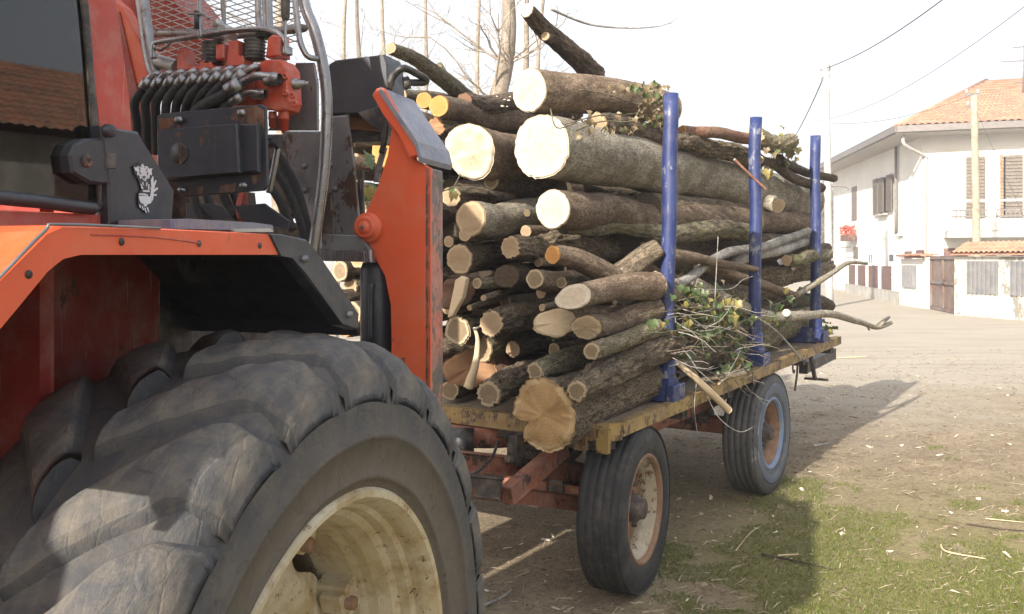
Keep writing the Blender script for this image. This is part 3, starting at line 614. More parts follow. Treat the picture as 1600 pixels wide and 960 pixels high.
def trailer():
    t = empty("farm_trailer", T.at(1.7, -1, GF * .5), "flat yellow-edged farm trailer with blue stakes carrying the logs", "trailer")
    W_ = 1.95; U0, U1 = -.35, 3.79; zt = .87
    # deck planks
    n = 9
    for i in range(n):
        v0, v1 = -.05 - (W_ - .1) * i / n, -.05 - (W_ - .1) * (i + 1) / n + .006; m = MB()
        m.obox(TB((U0 + U1) / 2, (v0 + v1) / 2, zt - .02), UV3 * (U1 - U0) / 2 * .985, VV3 * (v0 - v1) / 2, ZZ * .02); m.build("deck_plank", "deck", t)
    # yellow edge, with the rounded front corner
    def edge(pts, hgt, name, mat, th=.05):
        m = MB(); pts = [Vector(p) for p in pts]; nrm = []
        for i, p in enumerate(pts): d = (pts[min(i + 1, len(pts) - 1)] - pts[max(i - 1, 0)]); d.z = 0; d.normalize(); nrm.append(Vector((d.y, -d.x, 0)))
        vs = []; 
        for p, k in zip(pts, nrm): vs += [p, p - k * th, p - k * th - ZZ * hgt, p - ZZ * hgt]
        q = len(pts); fs = [(4 * i + j, 4 * i + (j + 1) % 4, 4 * i + 4 + (j + 1) % 4, 4 * i + 4 + j) for i in range(q - 1) for j in range(4)] + [(0, 1, 2, 3), tuple(4 * q - 4 + j for j in (3, 2, 1, 0))]
        m.add(vs, fs); return m.build(name, mat, t)
    z = zt + .012
    edge([TB(U0 + .10, 0, z)] + [TB(u, 0, z) for u in (.5, 1.2, 1.55)], .068, "side_rail", "yellow")
    edge([TB(u, .004, z) for u in (1.56, 2.6, U1)], .066, "side_rail", "yellow")
    edge([TB(U0, -W_, z), TB(U0, -1.2, z), TB(U0, -.4, z), TB(U0, -.12, z), TB(U0 + .03, -.04, z), TB(U0 + .09, 0, z)], .082, "front_rail", "yellow")
    edge([TB(u, -W_, z) for u in (U1, 1, U0)], .085, "side_rail", "yellow")
    m = MB()
    for v in (-.17, -.05): m.obox(TB(U0 - .012, v, zt - .06), UV3 * .012, VV3 * .03, ZZ * .055)
    m.build("corner_lug", "yellow", t)
    # chassis
    for v in (-.5, -1.45): m = MB(); m.bar(TB(U0 + .1, v, zt - .12), TB(U1 - .1, v, zt - .12), .08, .12); m.build("chassis_beam", "chassis_dark", t)
    for u in (U0 + .08, .6, 1.3, 2.1, 2.9, U1 - .08): m = MB(); m.bar(TB(u, -.06, zt - .085), TB(u, -W_ + .06, zt - .085), .07, .07); m.build("cross_member", "chassis_dark", t)
    m = MB(); m.bar(TB(.2, -.42, .62), TB(2.1, -.42, .60), .06, .08); m.build("reach_beam", "chassis_red", t)
    # axles, springs
    for u in (0, 2.0):
        m = MB(); m.bar(TB(u, -.1, .42), TB(u, -W_ + .1, .42), .09, .09); m.build("axle", "chassis_red", t)
        for v in (-.5, -1.45):
            m = MB()
            for i in range(4): ln = .5 - .1 * i; m.tube([TB(u + s * ln, v, .60 + .1 * (s * s) * ln * 2 - i * .016) for s in (-1, -.5, 0, .5, 1)], .02, 6)
            m.bar(TB(u, v, .42), TB(u, v, .62), .1, .1, UV3); m.build("leaf_spring", "chassis_dark", t)
            for e in (-.42, .42): m = MB(); m.bar(TB(u + e, v, .66), TB(u + e, v, .80), .06, .06, UV3); m.build("spring_hanger", "chassis_dark", t)
    m = MB(); m.lathe([(-.05, .001), (-.05, .42), (.05, .42), (.05, .001)], 32, Matrix.Translation(TB(0, -.98, .73)) @ Matrix.Rotation(R(90), 4, 'Y')); m.build("turntable", "chassis_red", t)
    # drawbar frame towards the tractor
    for nm, (x0, y0, Y0), (x1, y1, Y1), w_, h_, mt in (("drawbar", (640, 712, 4.1), (905, 738, 4.75), .10, .085, "chassis_red"), ("drawbar", (640, 752, 3.9), (900, 786, 4.55), .07, .07, "chassis_red"), ("drawbar_tube", (600, 745, 3.8), (775, 762, 4.1), .075, .09, "chassis_dark"), ("drawbar_strut", (792, 775, 4.12), (880, 700, 4.5), .05, .085, "chassis_red")):
        m = MB(); m.bar(W(x0, y0, Y0), W(x1, y1, Y1), w_, h_); m.build(nm, mt, t)
    m = MB(); m.lathe([(-.06, .001), (-.06, .07), (.06, .07), (.06, .001)], 14, Matrix.Translation(W(722, 690, 4.6))); m.build("buffer", "black", t)
    m = MB(); m.tube(smooth_path([W(778, 690, 4.4), W(768, 715, 4.3), W(740, 742, 4.1), W(715, 742, 3.95), W(700, 728, 3.9)], 5), .008, 6); m.build("brake_cable", "black", t)
    # wheels
    Rr = .41
    for v in (0, -W_):
        s = 1 if v == 0 else -1
        for u, kind, daz in ((0, "front", R(7)), (2.0, "rear", 0)):
            M = T.mat(u, v - .115 * s, Rr + SL * u - .01, daz)
            if s < 0: M = M @ Matrix.Rotation(math.pi, 4, 'Z')
            wheel("wheel", t, M, Rr, .23, .262 if kind == "front" else .235, kind)
    # stakes
    for i, (u, lean) in enumerate(((.41, (.012, .03)), (1.86, (0, .005)), (3.33, (0, 0)))):
        for v, sg in ((-.085, 1), (-W_ + .085, -1)):
            b = TB(u, v, zt); top = b + ZZ * 1.68 + VV3 * lean[1] * sg + UV3 * lean[0]
            if i == 0: top -= ZZ * .02
            m = MB(); m.tube([b.lerp(top, k / 12) + VV3 * .012 * noise.noise((k * .35, i * 7 + sg, 0)) + UV3 * .010 * noise.noise((k * .35, i * 7 + sg, 5)) for k in range(13)], .041, 18, True, .03, i); st = m.build("stake", "blue", t)
            m = MB(); m.tube([b + ZZ * .0, b.lerp(top, .135)], .052, 18); m.build("socket", "blue", st)
            m = MB(); m.obox(b - VV3 * .18 * sg + ZZ * .065 - UV3 * .01, VV3 * .24, UV3 * .06, ZZ * .065)
            m.build("foot_beam", "blue", st)
            m = MB(); m.obox(b + VV3 * .062 * sg + ZZ * .05, VV3 * .022, UV3 * .075, ZZ * .045); m.build("end_plate", "blue", st)
    # rope hook and rear fittings
    def hook(p): m = MB(); m.tube(smooth_path([p, p - ZZ * .03, p - ZZ * .055 + UV3 * .012, p - ZZ * .06 + UV3 * .035, p - ZZ * .04 + UV3 * .045], 4), .006, 6); m.build("rope_hook", "chassis_dark", t)
    hook(TB(.62, -.02, zt - .07)); hook(TB(2.5, -.02, zt - .07))
    m = MB(); m.bar(T.onV(1255, 575, -.25), T.onV(1300, 553, -.25), .06, .09); m.build("tail_lamp_bar", "black", t)
    p = TB(3.25, -.1, .76); q = p - ZZ * .19 + UV3 * .12; m = MB(); m.bar(p, q, .02, .035); m.bar(q - VV3 * .08, q + VV3 * .1, .05, .015); m.build("mud_flap_bracket", "chassis_dark", t)
    m = MB(); m.tube(smooth_path([TB(2.75, -.06, .78), TB(2.74, -.06, .7), TB(2.7, -.06, .62), TB(2.69, -.06, .58)], 4), .008, 6); m.build("chain", "chassis_dark", t)
def deckmat():
    m, N, L, b = newmat("deck"); p = wposn(N)
    c = mix(N, L, nz(N, L, p, 6, 7, .7), (.17, .125, .085), (.27, .215, .16)); c = mix(N, L, ramp(N, L, nz(N, L, p, 40, 6), [(.35, .6), (.55, 0)]), c, (.07, .05, .035)); L.new(c, b.inputs["Base Color"]); b.inputs["Roughness"].default_value = .9
    bumpn(N, L, b, nz(N, L, p, 50, 6), .5, .005)
deckmat(); trailer()

# ------------------------------------------------------------------ the load: every log and branch is a thing of its own
def log(label, brk, cut, path, r0, r1, name="log", cat="log", lob=.06, ridge=.035, tilt=(0, 0), seed=None, group=None, parent=None, endcut=None, notch=None, n=30, lip=.95, tip=False, relief=.004):
    """path: (x, y, u) seen at pixel x, y on the trailer's cross plane u; r0, r1 radii in pixels at the ends"""
    pts = [T.onU(*p) if len(p) == 3 else Vector(p[0]) for p in path]
    seed = seed if seed is not None else rnd.uniform(0, 99); Ra, Rb = r0 * pts[0].y / FPX, r1 * pts[-1].y / FPX
    ln = sum((b - a).length for a, b in zip(pts, pts[1:])); k = max(5, min(80, int(ln / (.024 if ridge > .025 else .04))) // (len(pts) - 1) + 1); n = int(n * (1.7 if ridge > .025 else 1.2)); ps = smooth_path(pts, k); M_ = len(ps)
    wob = min(Ra, .05) * .8
    for i in range(1, M_): t = i / (M_ - 1); ps[i] = ps[i] + Vector((noise.noise((t * ln * 2, seed, 1)), noise.noise((t * ln * 2, seed, 5)), noise.noise((t * ln * 2, seed, 9)))) * wob * min(1, t * 3)
    kn = [(rk.uniform(0, 6.28), rk.uniform(.08, max(ln, .1)), rk.uniform(.08, .2)) for rk in [random.Random(int(seed * 100))] for _ in range(1 + int(ln * 2.2))]
    vs = []; at = []; s = 0; ring0 = None; x = None; frames = []
    for i, p in enumerate(ps):
        t = (ps[min(i + 1, M_ - 1)] - ps[max(i - 1, 0)]).normalized()
        if x is None: x = t.cross(ZZ).normalized()
        x = (x - t * x.dot(t)).normalized(); y = x.cross(t)
        if i: s += (p - ps[i - 1]).length
        q = i / (M_ - 1); rad = Ra + (Rb - Ra) * q
        if tip and q > .9: rad *= 1 - (q - .9) * 8
        fade = max(0, 1 - s / (Ra * 1.6 + .001))
        for j in range(n):
            a = 2 * math.pi * j / n; c_, s_ = math.cos(a), math.sin(a)
            f = 1 + lob * noise.noise((c_ * 1.2 + seed, s_ * 1.2, s * 1.5)) * 1.6
            kq = rad / .024; d = noise.noise((c_ * kq + seed, s_ * kq, s * 11)); e = noise.noise((c_ * kq * 2.1 + seed, s_ * kq * 2.1, s * 26 + 3)); f += ridge * (.5 - abs(d) * 3.2) * min(1, .09 / rad) * 1.3 + ridge * .8 * e
            for (ka, ks, kh) in kn:
                ds = (s - ks) / (rad * .45 + .006)
                if abs(ds) < 2.2: da = ((a - ka + math.pi) % (2 * math.pi) - math.pi) / .42; f += kh * math.exp(-(da * da + ds * ds)) * (1 - .75 * math.exp(-(da * da + ds * ds) * 7))
            if notch:
                da = (math.degrees(a) - notch[0] + 180) % 360 - 180; f -= notch[2] * math.exp(-(da / notch[1]) ** 2) * max(0, 1 - s / .5)
            off = (tilt[0] * c_ + tilt[1] * s_) * Ra * fade
            vs.append(p + (x * c_ + y * s_) * rad * f + t * off); at.append((c_ * rad, s_ * rad, s))
        frames.append((p, x, y, t, rad))
    fs = [(i * n + j, (i + 1) * n + j, (i + 1) * n + (j + 1) % n, i * n + (j + 1) % n) for i in range(M_ - 1) for j in range(n)]
    fs.append(tuple((M_ - 1) * n + j for j in range(n)))
    m = MB(); m.add(vs, fs, at, True)
    o = m.build(name, brk, parent)
    if not parent:
        recentre(o); tag(o, label, cat, group)
    def face(ring, ctr, t, cutm, sgn, rd, tl):
        fv, fa = [], []; ring = [ctr + (v - ctr) * (1 + .05 * noise.noise((v.x * 45, v.y * 45, v.z * 45))) for v in ring]; rings = (lip, lip * .98, .8, .62, .44, .26, .12); NR = len(rings)
        for qi, q in enumerate(rings):
            for j in range(n):
                v = ring[j]; w_ = ctr + (v - ctr) * q; a = 2 * math.pi * j / n
                w_ = w_ + t * sgn * ((.006 if qi else -.004) + relief * (noise.noise((w_.x * 14, w_.y * 14, w_.z * 18 + seed)) + .3 * noise.noise((w_.x * 25, w_.y * 25, w_.z * 60 + seed))) * (qi > 0)); fv.append(w_); fa.append((math.cos(a) * q / lip, math.sin(a) * q / lip, 0))
        fv.append(ctr + t * sgn * .006); fa.append((0, 0, 0)); ff = []
        for qi in range(NR - 1): ff += [(qi * n + j, qi * n + (j + 1) % n, (qi + 1) * n + (j + 1) % n, (qi + 1) * n + j) for j in range(n)]
        ff += [((NR - 1) * n + j, (NR - 1) * n + (j + 1) % n, NR * n) for j in range(n)]
        q = MB(); q.add(fv, ff, fa, relief > .01)
        # the ring of bark between rim and face
        q2 = [ring[j] for j in range(n)]; b = len(q.v); q.add([ctr + (v - ctr) * lip - t * sgn * .004 for v in ring] + q2, [(j, (j + 1) % n, n + (j + 1) % n, n + j) for j in range(n)], [(math.cos(2 * math.pi * j / n) * 1.0, math.sin(2 * math.pi * j / n) * 1.0, 0) for j in range(n)] * 2)
        return q.build("cut_face", cutm, o)
    if not cut and not parent: cut = brk
    if cut: p, x_, y_, t, rd = frames[0]; face(vs[:n], p, t, cut, -1, rd, tilt)
    if endcut: p, x_, y_, t, rd = frames[-1]; face(vs[-n:], p, t, endcut, 1, rd, (0, 0))
    return o, frames
def stub(parent, p, d, r, ln, brk, cut, name="branch_stub"):
    p = Vector(p); d = Vector(d).normalized(); m = MB(); m.tube([p, p + d * ln * .5, p + d * ln], [r * 1.25, r * 1.02, r], 12, True, .08, rnd.random()); o = m.build(name, brk, parent)
    m = MB(); x = d.orthogonal().normalized(); y = d.cross(x); c = p + d * (ln + .002); m.add([c] + [c + (x * math.cos(a * .5236) + y * math.sin(a * .5236)) * r * .93 for a in range(12)], [(0, 1 + i, 1 + (i + 1) % 12) for i in range(12)], [(0, 0, 0)] + [(math.cos(a * .5236), math.sin(a * .5236), 0) for a in range(12)])
    m.build("stub_cut", cut, o) if o.parent and not o.parent.parent else m.build("cut_face", cut, parent)
    return o

# -- upper logs, the sawn ends in the sun
A, _ = log("thickest grey-barked log with a broad bright sawn end", "bark_smooth", "cut_pale", [(846, 229, -.25), (1060, 268, 1.6), (1256, 318, 3.95)], 50, 31, lob=.03, ridge=.012, n=44, seed=3, lip=.97)
stub(A, T.onU(1204, 318, 2.5), (.35, -1, -.25), .055, .10, "bark_smooth", "cut_tan")
log("bright-ended log lying uppermost on the load, its tail in dry ivy", "bark_brown", "cut_pale", [(827, 141, -.15), (940, 150, .5), (1046, 168, 1.15)], 34, 26, lob=.035, ridge=.015, n=40, seed=8, lip=.97)
C3, _ = log("log with an axe-notched pale end tucked beside the thickest log", "bark_brown", "cut_pale", [(734, 238, -.35), (930, 275, 1.2), (1150, 315, 3.3)], 43, 22, lob=.07, ridge=.02, n=40, seed=12, tilt=(.1, -.25), lip=.96, relief=.02)
log("smooth brown log with a half-shaded pale end below the thickest log", "bark_brown", "cut_pale", [(864, 327, -.2), (1010, 338, .9), (1175, 348, 2.4)], 31, 20, lob=.02, ridge=.012, n=36, seed=15, lip=.97)
E, _ = log("short stout log with a dark pith spot and a knotted side", "bark_smooth", "cut_tan", [(736, 342, -.42), (800, 339, .0), (872, 335, .5)], 28, 27, lob=.03, ridge=.02, n=34, seed=18)
stub(E, T.onU(812, 336, .02), (.5, -.75, .1), .022, .07, "bark_brown", "cut_tan")
log("small knob-ended branch peeping out under the dark-pithed log", "bark_brown", "cut_tan", [(727, 367, -.42), (790, 365, .1)], 11, 11, "branch", "branch", n=16)
log("shaded log with oval tan end, next to the orange post, under the knotted short log", "bark_dark", "cut_tan", [(718, 405, -.42), (800, 398, .2), (900, 392, 1.0)], 24, 20, seed=22, ridge=.05)
log("grooved grey log with a narrow oval end beside the orange-cut branch", "bark_rough", "cut_tan", [(798, 387, -.32), (900, 385, .4), (1035, 380, 1.5)], 18, 22, seed=25, ridge=.09, n=40)
log("rough mossy log running behind the first blue stake under the smooth brown log", "bark_mossy", None, [(880, 352, .0), (1010, 358, .8), (1175, 366, 2.1)], 14, 15, seed=27, ridge=.06)
I1, fr = log("crooked forked branch with a vivid orange cut end", "bark_brown", "cut_orange", [(864, 398, -.38), (892, 402, -.22), (928, 420, -.02), (962, 436, .14), (985, 442, .22)], 15, 20, "branch", "branch", seed=30, lob=.05, n=26)
log(None, "bark_rough", None, [(962, 438, .14), (985, 415, .22), (1012, 393, .30), (1030, 384, .36)], 20, 15, "limb", None, seed=31, parent=I1, n=22)
log("small dark log seen at a slant with a hidden end", "bark_dark", "bark_brown", [(792, 432, -.28), (850, 424, .2)], 19, 16, seed=33, tilt=(.5, 0))
log("round log with a tidy ringed brown end under the grooved grey log", "bark_brown", "cut_ringed", [(836, 436, -.38), (900, 440, .1), (990, 446, .7)], 15.5, 19, seed=36, ridge=.03)
log("shredded rough-barked log with bright torn slivers against the orange post", "bark_dark", "bark_red", [(712, 458, -.40), (760, 452, -.1), (820, 444, .3)], 27, 21, seed=38, ridge=.05, lob=.22, n=36, relief=.025, tilt=(.5, .4))
for i, (x, y, r, xe, ye, lb) in enumerate(((746, 443, 8.5, 800, 440, "thumb-thick stick with a pale ring end above two thinner sticks"), (756, 466, 5, 800, 452, "thin upper stick poking from under the ring-ended stick"), (734, 481, 4.5, 790, 462, "thinnest pale-tipped stick above the wide ringed log"))):
    log(lb, "bark_mossy", "cut_tan" if i else "cut_ringed", [(x, y, -.42), (xe, ye, -.1)], r, r * 1.3, "branch", "branch", n=14, seed=40 + i)
log("wide log with a dark heart and pale bark ring right beside the orange post", "bark_rough", "cut_ringed", [(715, 516, -.42), (790, 508, .1), (900, 495, .9)], 23, 22, seed=44, ridge=.05, lip=.93)
log("log with a cracked round end touching the torn white strip", "bark_rough", "cut_tan", [(768, 505, -.44), (830, 494, -.0), (905, 478, .5)], 21, 25, seed=46, ridge=.09, n=38)
Q, _ = log("smooth brown billet with a white wedge-cut end leaning on the blue stake", "bark_brown", "cut_pale", [(896, 464, -.45), (965, 450, -.02), (1031, 440, .32)], 20, 22, seed=50, lob=.12, ridge=.015, tilt=(1.1, .5), n=34, endcut="cut_tan")
m = MB(); p = T.onU(893, 462, -.47)
log("split half-log with a torn striped face under the wedge-cut billet", "bark_brown", "split_pale", [(868, 505, -.44), (930, 500, -.05), (1012, 488, .45)], 22, 21, seed=53, tilt=(1.5, .2), lob=.10, n=34, relief=.012, lip=.97)
log("brown billet with a curved slanted cut beneath the split half-log", "bark_brown", "cut_tan", [(916, 512, -.38), (970, 500, .05), (1024, 485, .36)], 19, 22, seed=55, tilt=(.9, -.3), n=30)
log("warty thin stick lying on top of the split half-log", "bark_rough", "cut_tan", [(848, 481, -.42), (905, 474, -.1)], 6, 8, "branch", "branch", seed=57, n=14)
log("mossy pole with a small bright ring end above the rough-barked pair", "bark_mossy", "cut_ringed", [(925, 549, -.52), (970, 534, -.15), (1022, 515, .25)], 14, 14, seed=60, ridge=.05, lip=.88)
log("mossy pole with a chipped pale ring end", "bark_mossy", "cut_ringed", [(836, 580, -.55), (890, 562, -.15), (975, 535, .4)], 14.5, 19, seed=63, ridge=.07, lob=.12, lip=.86)
log("rough-barked log with a round ringed end lying on the huge stump log", "bark_rough", "cut_ringed", [(902, 611, -.62), (955, 580, -.2), (1035, 538, .4)], 17, 29, seed=66, ridge=.09, n=38, lip=.88)
log("rough-barked log with a wide oval grey-brown end near the yellow rail", "bark_rough", "cut_ringed", [(764, 616, -.55), (830, 588, -.1), (915, 550, .5)], 21, 27, seed=69, ridge=.09, n=40, lip=.92)
log("huge golden-faced butt log overhanging the front of the trailer", "bark_rough", "cut_gold", [(849, 649, -.62), (905, 632, -.25), (1025, 585, .5)], 57, 33, seed=70, ridge=.05, lob=.11, n=64, notch=(207, 11, .42), relief=.026, lip=.95)
log("big orange-brown split log behind the torn white strip", "bark_red", "split_orange", [(733, 575, -.30), (800, 565, .1), (860, 555, .5)], 30, 30, seed=77, lob=.28, ridge=.04, tilt=(1.0, .5), relief=.02, n=36)
log("gnarled mossy log in the shade between the cracked and rough-barked logs", "bark_mossy", "cut_tan", [(752, 545, -.25), (830, 528, .2), (960, 505, 1.0)], 22, 19, seed=78, ridge=.05)
for i, (x, y, r) in enumerate(((705, 308, 16), (768, 284, 13), (822, 362, 10), (704, 610, 16), (802, 546, 13), (790, 472, 10), (846, 458, 9), (866, 546, 10), (700, 482, 10), (878, 442, 9), (702, 378, 9), (704, 640, 11), (815, 600, 11), (745, 398, 9), (842, 410, 8))):
    log("small shaded log wedged in a gap between the bigger log ends", ("bark_rough", "bark_dark", "bark_brown")[i % 3], ("cut_tan", "cut_ringed")[i % 2], [(x, y, -.22 + .07 * (i % 3)), (x + 80, y - (y - 390) * .08, .5)], r, r, seed=400 + i, group="small logs wedged in the gaps", n=18, ridge=.05)
# torn strip of wood
sh = [o for o in C.objects if o.get('label', '').startswith('shredded')][0]
m = MB(); m.prism([T.onU(x, y, -.46) for x, y in ((699, 497), (706, 462), (711, 438), (720, 432), (728, 436), (722, 466), (706, 494))], UV3 * .03); m.build('torn_sliver', 'split_pale', sh)
m = MB(); ps = [T.onU(x, y, -.47) for x, y in ((741, 512), (746, 530), (745, 552), (742, 575), (736, 592), (732, 606))]
m.tube(smooth_path(ps, 4), [.007, .010, .012, .016, .030, .024], 10, True, .35, 4); ts = m.build("torn_strip", "split_pale"); recentre(ts); tag(ts, "torn white strip of wood hanging between the log ends", "wood strip")
m = MB(); m.lathe([(-.004, .018), (.004, .018), (.004, .012), (-.004, .012), (-.004, .018)], 14, Matrix.Translation(T.onU(744, 513, -.47)) @ Matrix.Rotation(R(75), 4, 'Y')); m.build("wire_tie", "galvanised", ts)

# -- top left
log("sunlit log with an orange ring end behind the worn blue cap", "bark_brown", "cut_orange", [(686, 166, -.30), (770, 184, .5), (905, 218, 1.6)], 17, 19, seed=81, lob=.03, ridge=.02)
log("smaller orange-ended log half hidden by its sunlit neighbour", "bark_dark", "cut_orange", [(663, 157, -.05), (740, 168, .9)], 13, 13, seed=83)
log("log dotted with white bracket fungi near the top of the load", "bark_dark", "bark_red", [(726, 160, .1), (800, 166, .7), (900, 172, 1.4)], 15, 18, seed=85, ridge=.06)
log("rough log with a torn orange end under the sunlit orange-ended log", "bark_rough", "split_orange", [(680, 200, -.25), (735, 208, .3), (800, 214, .9)], 17, 17, seed=87, ridge=.1, lob=.15, relief=.02)
D4, _ = log("long diagonal mossy branch jutting up at the front of the load", "bark_mossy", "cut_tan", [(611, 76, -.35), (650, 96, -.05), (690, 122, .25), (735, 160, .6)], 9.5, 14, "branch", "branch", seed=89, ridge=.06, n=20)
p = T.onU(698, 126, .3); stub(D4, p, T.onU(680, 93, .28) - p, .028, .115, "bark_mossy", "cut_tan")
U7, _ = log("dark log standing up out of the load with a pale sawn tip", "bark_dark", "cut_pale", [(823, 17, .2), (870, 62, .55), (932, 122, 1.0)], 12, 17, seed=91, ridge=.07, n=26)
p = T.onU(858, 62, .42); stub(U7, p, (-.4, -.9, .1), .027, .06, "bark_dark", "cut_tan")
log("thin mossy log lying flat behind the black control box", "bark_mossy", "cut_tan", [(628, 150, .3), (720, 158, 1.0), (800, 160, 1.7)], 10, 11, seed=93)

# -- top right, between the stakes
log("reddish log on top of the load between the first two blue stakes", "bark_red", "cut_orange", [(1066, 205, 1.3), (1120, 208, 1.6), (1172, 215, 2.1)], 9, 9, seed=101, n=22)
log("grooved brown log just under the reddish one", "bark_rough", "cut_tan", [(1040, 222, 1.1), (1110, 228, 1.7), (1182, 250, 2.5)], 13, 15, seed=103, ridge=.09, n=30)
log("dark knotty log beneath the top log, hung with dry leaves", "bark_dark", "cut_tan", [(930, 198, .3), (1000, 208, .9), (1060, 225, 1.5)], 22, 20, seed=104, ridge=.08)
IV, _ = log("stubby log wrapped in pale dry ivy beside the second stake", "bark_mossy", "cut_tan", [(1180, 214, 2.3), (1210, 222, 2.6), (1240, 222, 2.9)], 16, 12, seed=106, ridge=.1, n=24)
log("dark bent branch crossing towards the third blue stake", "bark_dark", "cut_tan", [(1186, 250, 2.4), (1215, 262, 2.8), (1245, 282, 3.1), (1282, 292, 3.6)], 8, 7, "branch", "branch", seed=108, n=18)
log("dark branch with a pale broken end passing the third stake", "bark_dark", "cut_pale", [(1304, 279, 3.9), (1265, 272, 3.5), (1232, 258, 3.0), (1216, 248, 2.7)], 6, 8, "branch", "branch", seed=109, n=18)
log("thin broken stick slanting across the second stake", "bark_red", "cut_pale", [(1148, 250, 1.75), (1172, 274, 1.80), (1196, 296, 1.86)], 2.2, 2.2, "branch", "branch", seed=110, n=10)
m = MB()
for i in range(16):
    p = T.onU(rnd.uniform(1062, 1140), rnd.uniform(195, 275), 1.5); d = Vector((rnd.gauss(.6, .3), rnd.gauss(.5, .3), rnd.gauss(0, .5))).normalized(); m.tube([p, p + d * rnd.uniform(.05, .16)], [.006, .001], 5, False)

# -- right side, behind and between the stakes
def PV(x, y, v): return (T.onV(x, y, v),)
log("brown branch snapped to a pale point before the second stake", "bark_brown", "split_orange", [PV(1182, 421, -.06), PV(1120, 410, -.14), PV(1050, 398, -.22), PV(1000, 392, -.4)], 4, 13, "branch", "branch", seed=120, n=20)
log("pale silver branch winding past the second stake", "bark_silver", "cut_pale", [PV(1262, 362, -.14), PV(1215, 378, -.14), PV(1165, 390, -.17), PV(1125, 400, -.2), PV(1085, 428, -.2), PV(1045, 446, -.22)], 6, 8, "branch", "branch", seed=122, n=18)
log("silver-grey branch just below the winding one", "bark_silver", "cut_pale", [PV(1268, 374, -.16), PV(1230, 388, -.18), PV(1190, 397, -.2), PV(1140, 418, -.3)], 8, 8, "branch", "branch", seed=124, n=18)
log("short mossy log jutting past the third stake", "bark_mossy", "cut_tan", [PV(1229, 407, -.10), PV(1258, 402, -.07), PV(1292, 399, -.08)], 9, 10, seed=126, ridge=.08, n=22)
log("dark round-ended log just above the short mossy one", "bark_dark", "cut_tan", [PV(1293, 387, -.25), PV(1250, 392, -.3), PV(1190, 398, -.45)], 7, 10, seed=127, n=20)
log("furrowed grey log low between the second and third stakes", "bark_rough", "cut_tan", [PV(1290, 418, -.35), PV(1230, 428, -.3), PV(1165, 436, -.4)], 15, 16, seed=128, ridge=.09, n=28)
log("smooth brown branch sloping down behind the second stake", "bark_brown", "cut_orange", [PV(1242, 463, -.10), PV(1200, 448, -.14), PV(1150, 432, -.2), PV(1090, 415, -.3)], 6, 11, "branch", "branch", seed=130, n=18)
BR, _ = log("long crooked branch sticking far out past the trailer's tail", "bark_smooth", "bark_smooth", [PV(1392, 505, .12), PV(1370, 512, .10), PV(1340, 502, .08), PV(1295, 491, .05), PV(1245, 495, -.02), PV(1190, 490, -.1), PV(1130, 466, -.18), PV(1080, 440, -.3)], 3, 11, "branch", "branch", seed=133, n=18, lob=.1)
m = MB(); m.tube([T.onV(1372, 511, .10), T.onV(1380, 503, .11), T.onV(1389, 496, .12)], [.026, .020, .013], 8, True, .2); m.tube([T.onV(1355, 508, .09), T.onV(1358, 516, .09)], [.014, .008], 6); m.build("twig_fork", "bark_smooth", BR)
p = T.onV(1228, 492, -.03); stub(BR, p, (-.2, -.9, .35), .028, .05, "bark_silver", "cut_pale")
log("thin pale-tipped branch rising past the concrete pole", "bark_smooth", "cut_pale", [PV(1354, 412, .15), PV(1325, 411, .1), PV(1300, 428, .05), PV(1276, 442, -.02), PV(1230, 470, -.15)], 2.5, 5.5, "branch", "branch", seed=136, n=14)
log("round dark log low behind the foot of the third stake", "bark_dark", "cut_tan", [PV(1296, 478, -.28), PV(1262, 470, -.3), PV(1180, 480, -.5)], 9, 16, seed=138, n=24)
log("thick mossy log on the deck between the second and third stakes", "bark_mossy", "cut_tan", [PV(1262, 498, -.30), PV(1200, 520, -.3), PV(1120, 545, -.35)], 22, 26, seed=140, ridge=.07, n=28)
log("thick brown log on the deck behind the ivy", "bark_rough", "cut_tan", [PV(1185, 520, -.32), PV(1120, 545, -.28), PV(1040, 575, -.26)], 22, 26, seed=142, ridge=.06, n=28)
log("slanting brown log half buried in ivy by the first stake", "bark_brown", "cut_tan", [PV(1160, 490, -.25), PV(1110, 478, -.25), PV(1060, 450, -.3), PV(1000, 420, -.45)], 14, 18, seed=144, n=24)
log("reddish-brown log in the shadow under the thickest log", "bark_brown", None, [(960, 330, .8), (1060, 336, 1.5), (1260, 350, 3.7)], 26, 17, seed=146, n=28)
log("dark smooth log deep behind the pale silver branch", "bark_dark", None, [(1040, 376, 1.4), (1150, 378, 2.3), (1262, 382, 3.6)], 16, 14, seed=148, n=24)
log("peeled pale stick hanging over the trailer's edge", "split_pale", "split_pale", [PV(1050, 562, -.05), PV(1090, 595, .03), PV(1139, 641, .07)], 3.5, 6, "branch", "branch", seed=150, n=12)
log("pale bare stick lying on the deck edge by the second stake", "split_pale", "cut_pale", [PV(1163, 585, -.02), PV(1135, 590, -.04), PV(1096, 593, -.08)], 4.5, 2.5, "branch", "branch", seed=152, n=12)
log("thin white twig propped on the deck edge", "split_pale", None, [PV(1123, 600, .01), PV(1142, 584, -.03), PV(1156, 572, -.06), PV(1152, 560, -.08)], 2, 1.6, "branch", "branch", seed=153, n=8)
log("thin twig running down past the third stake's foot", "bark_silver", None, [PV(1182, 496, .02), PV(1215, 520, .02), PV(1250, 560, .03)], 1.6, 1.8, "branch", "branch", seed=154, n=8)
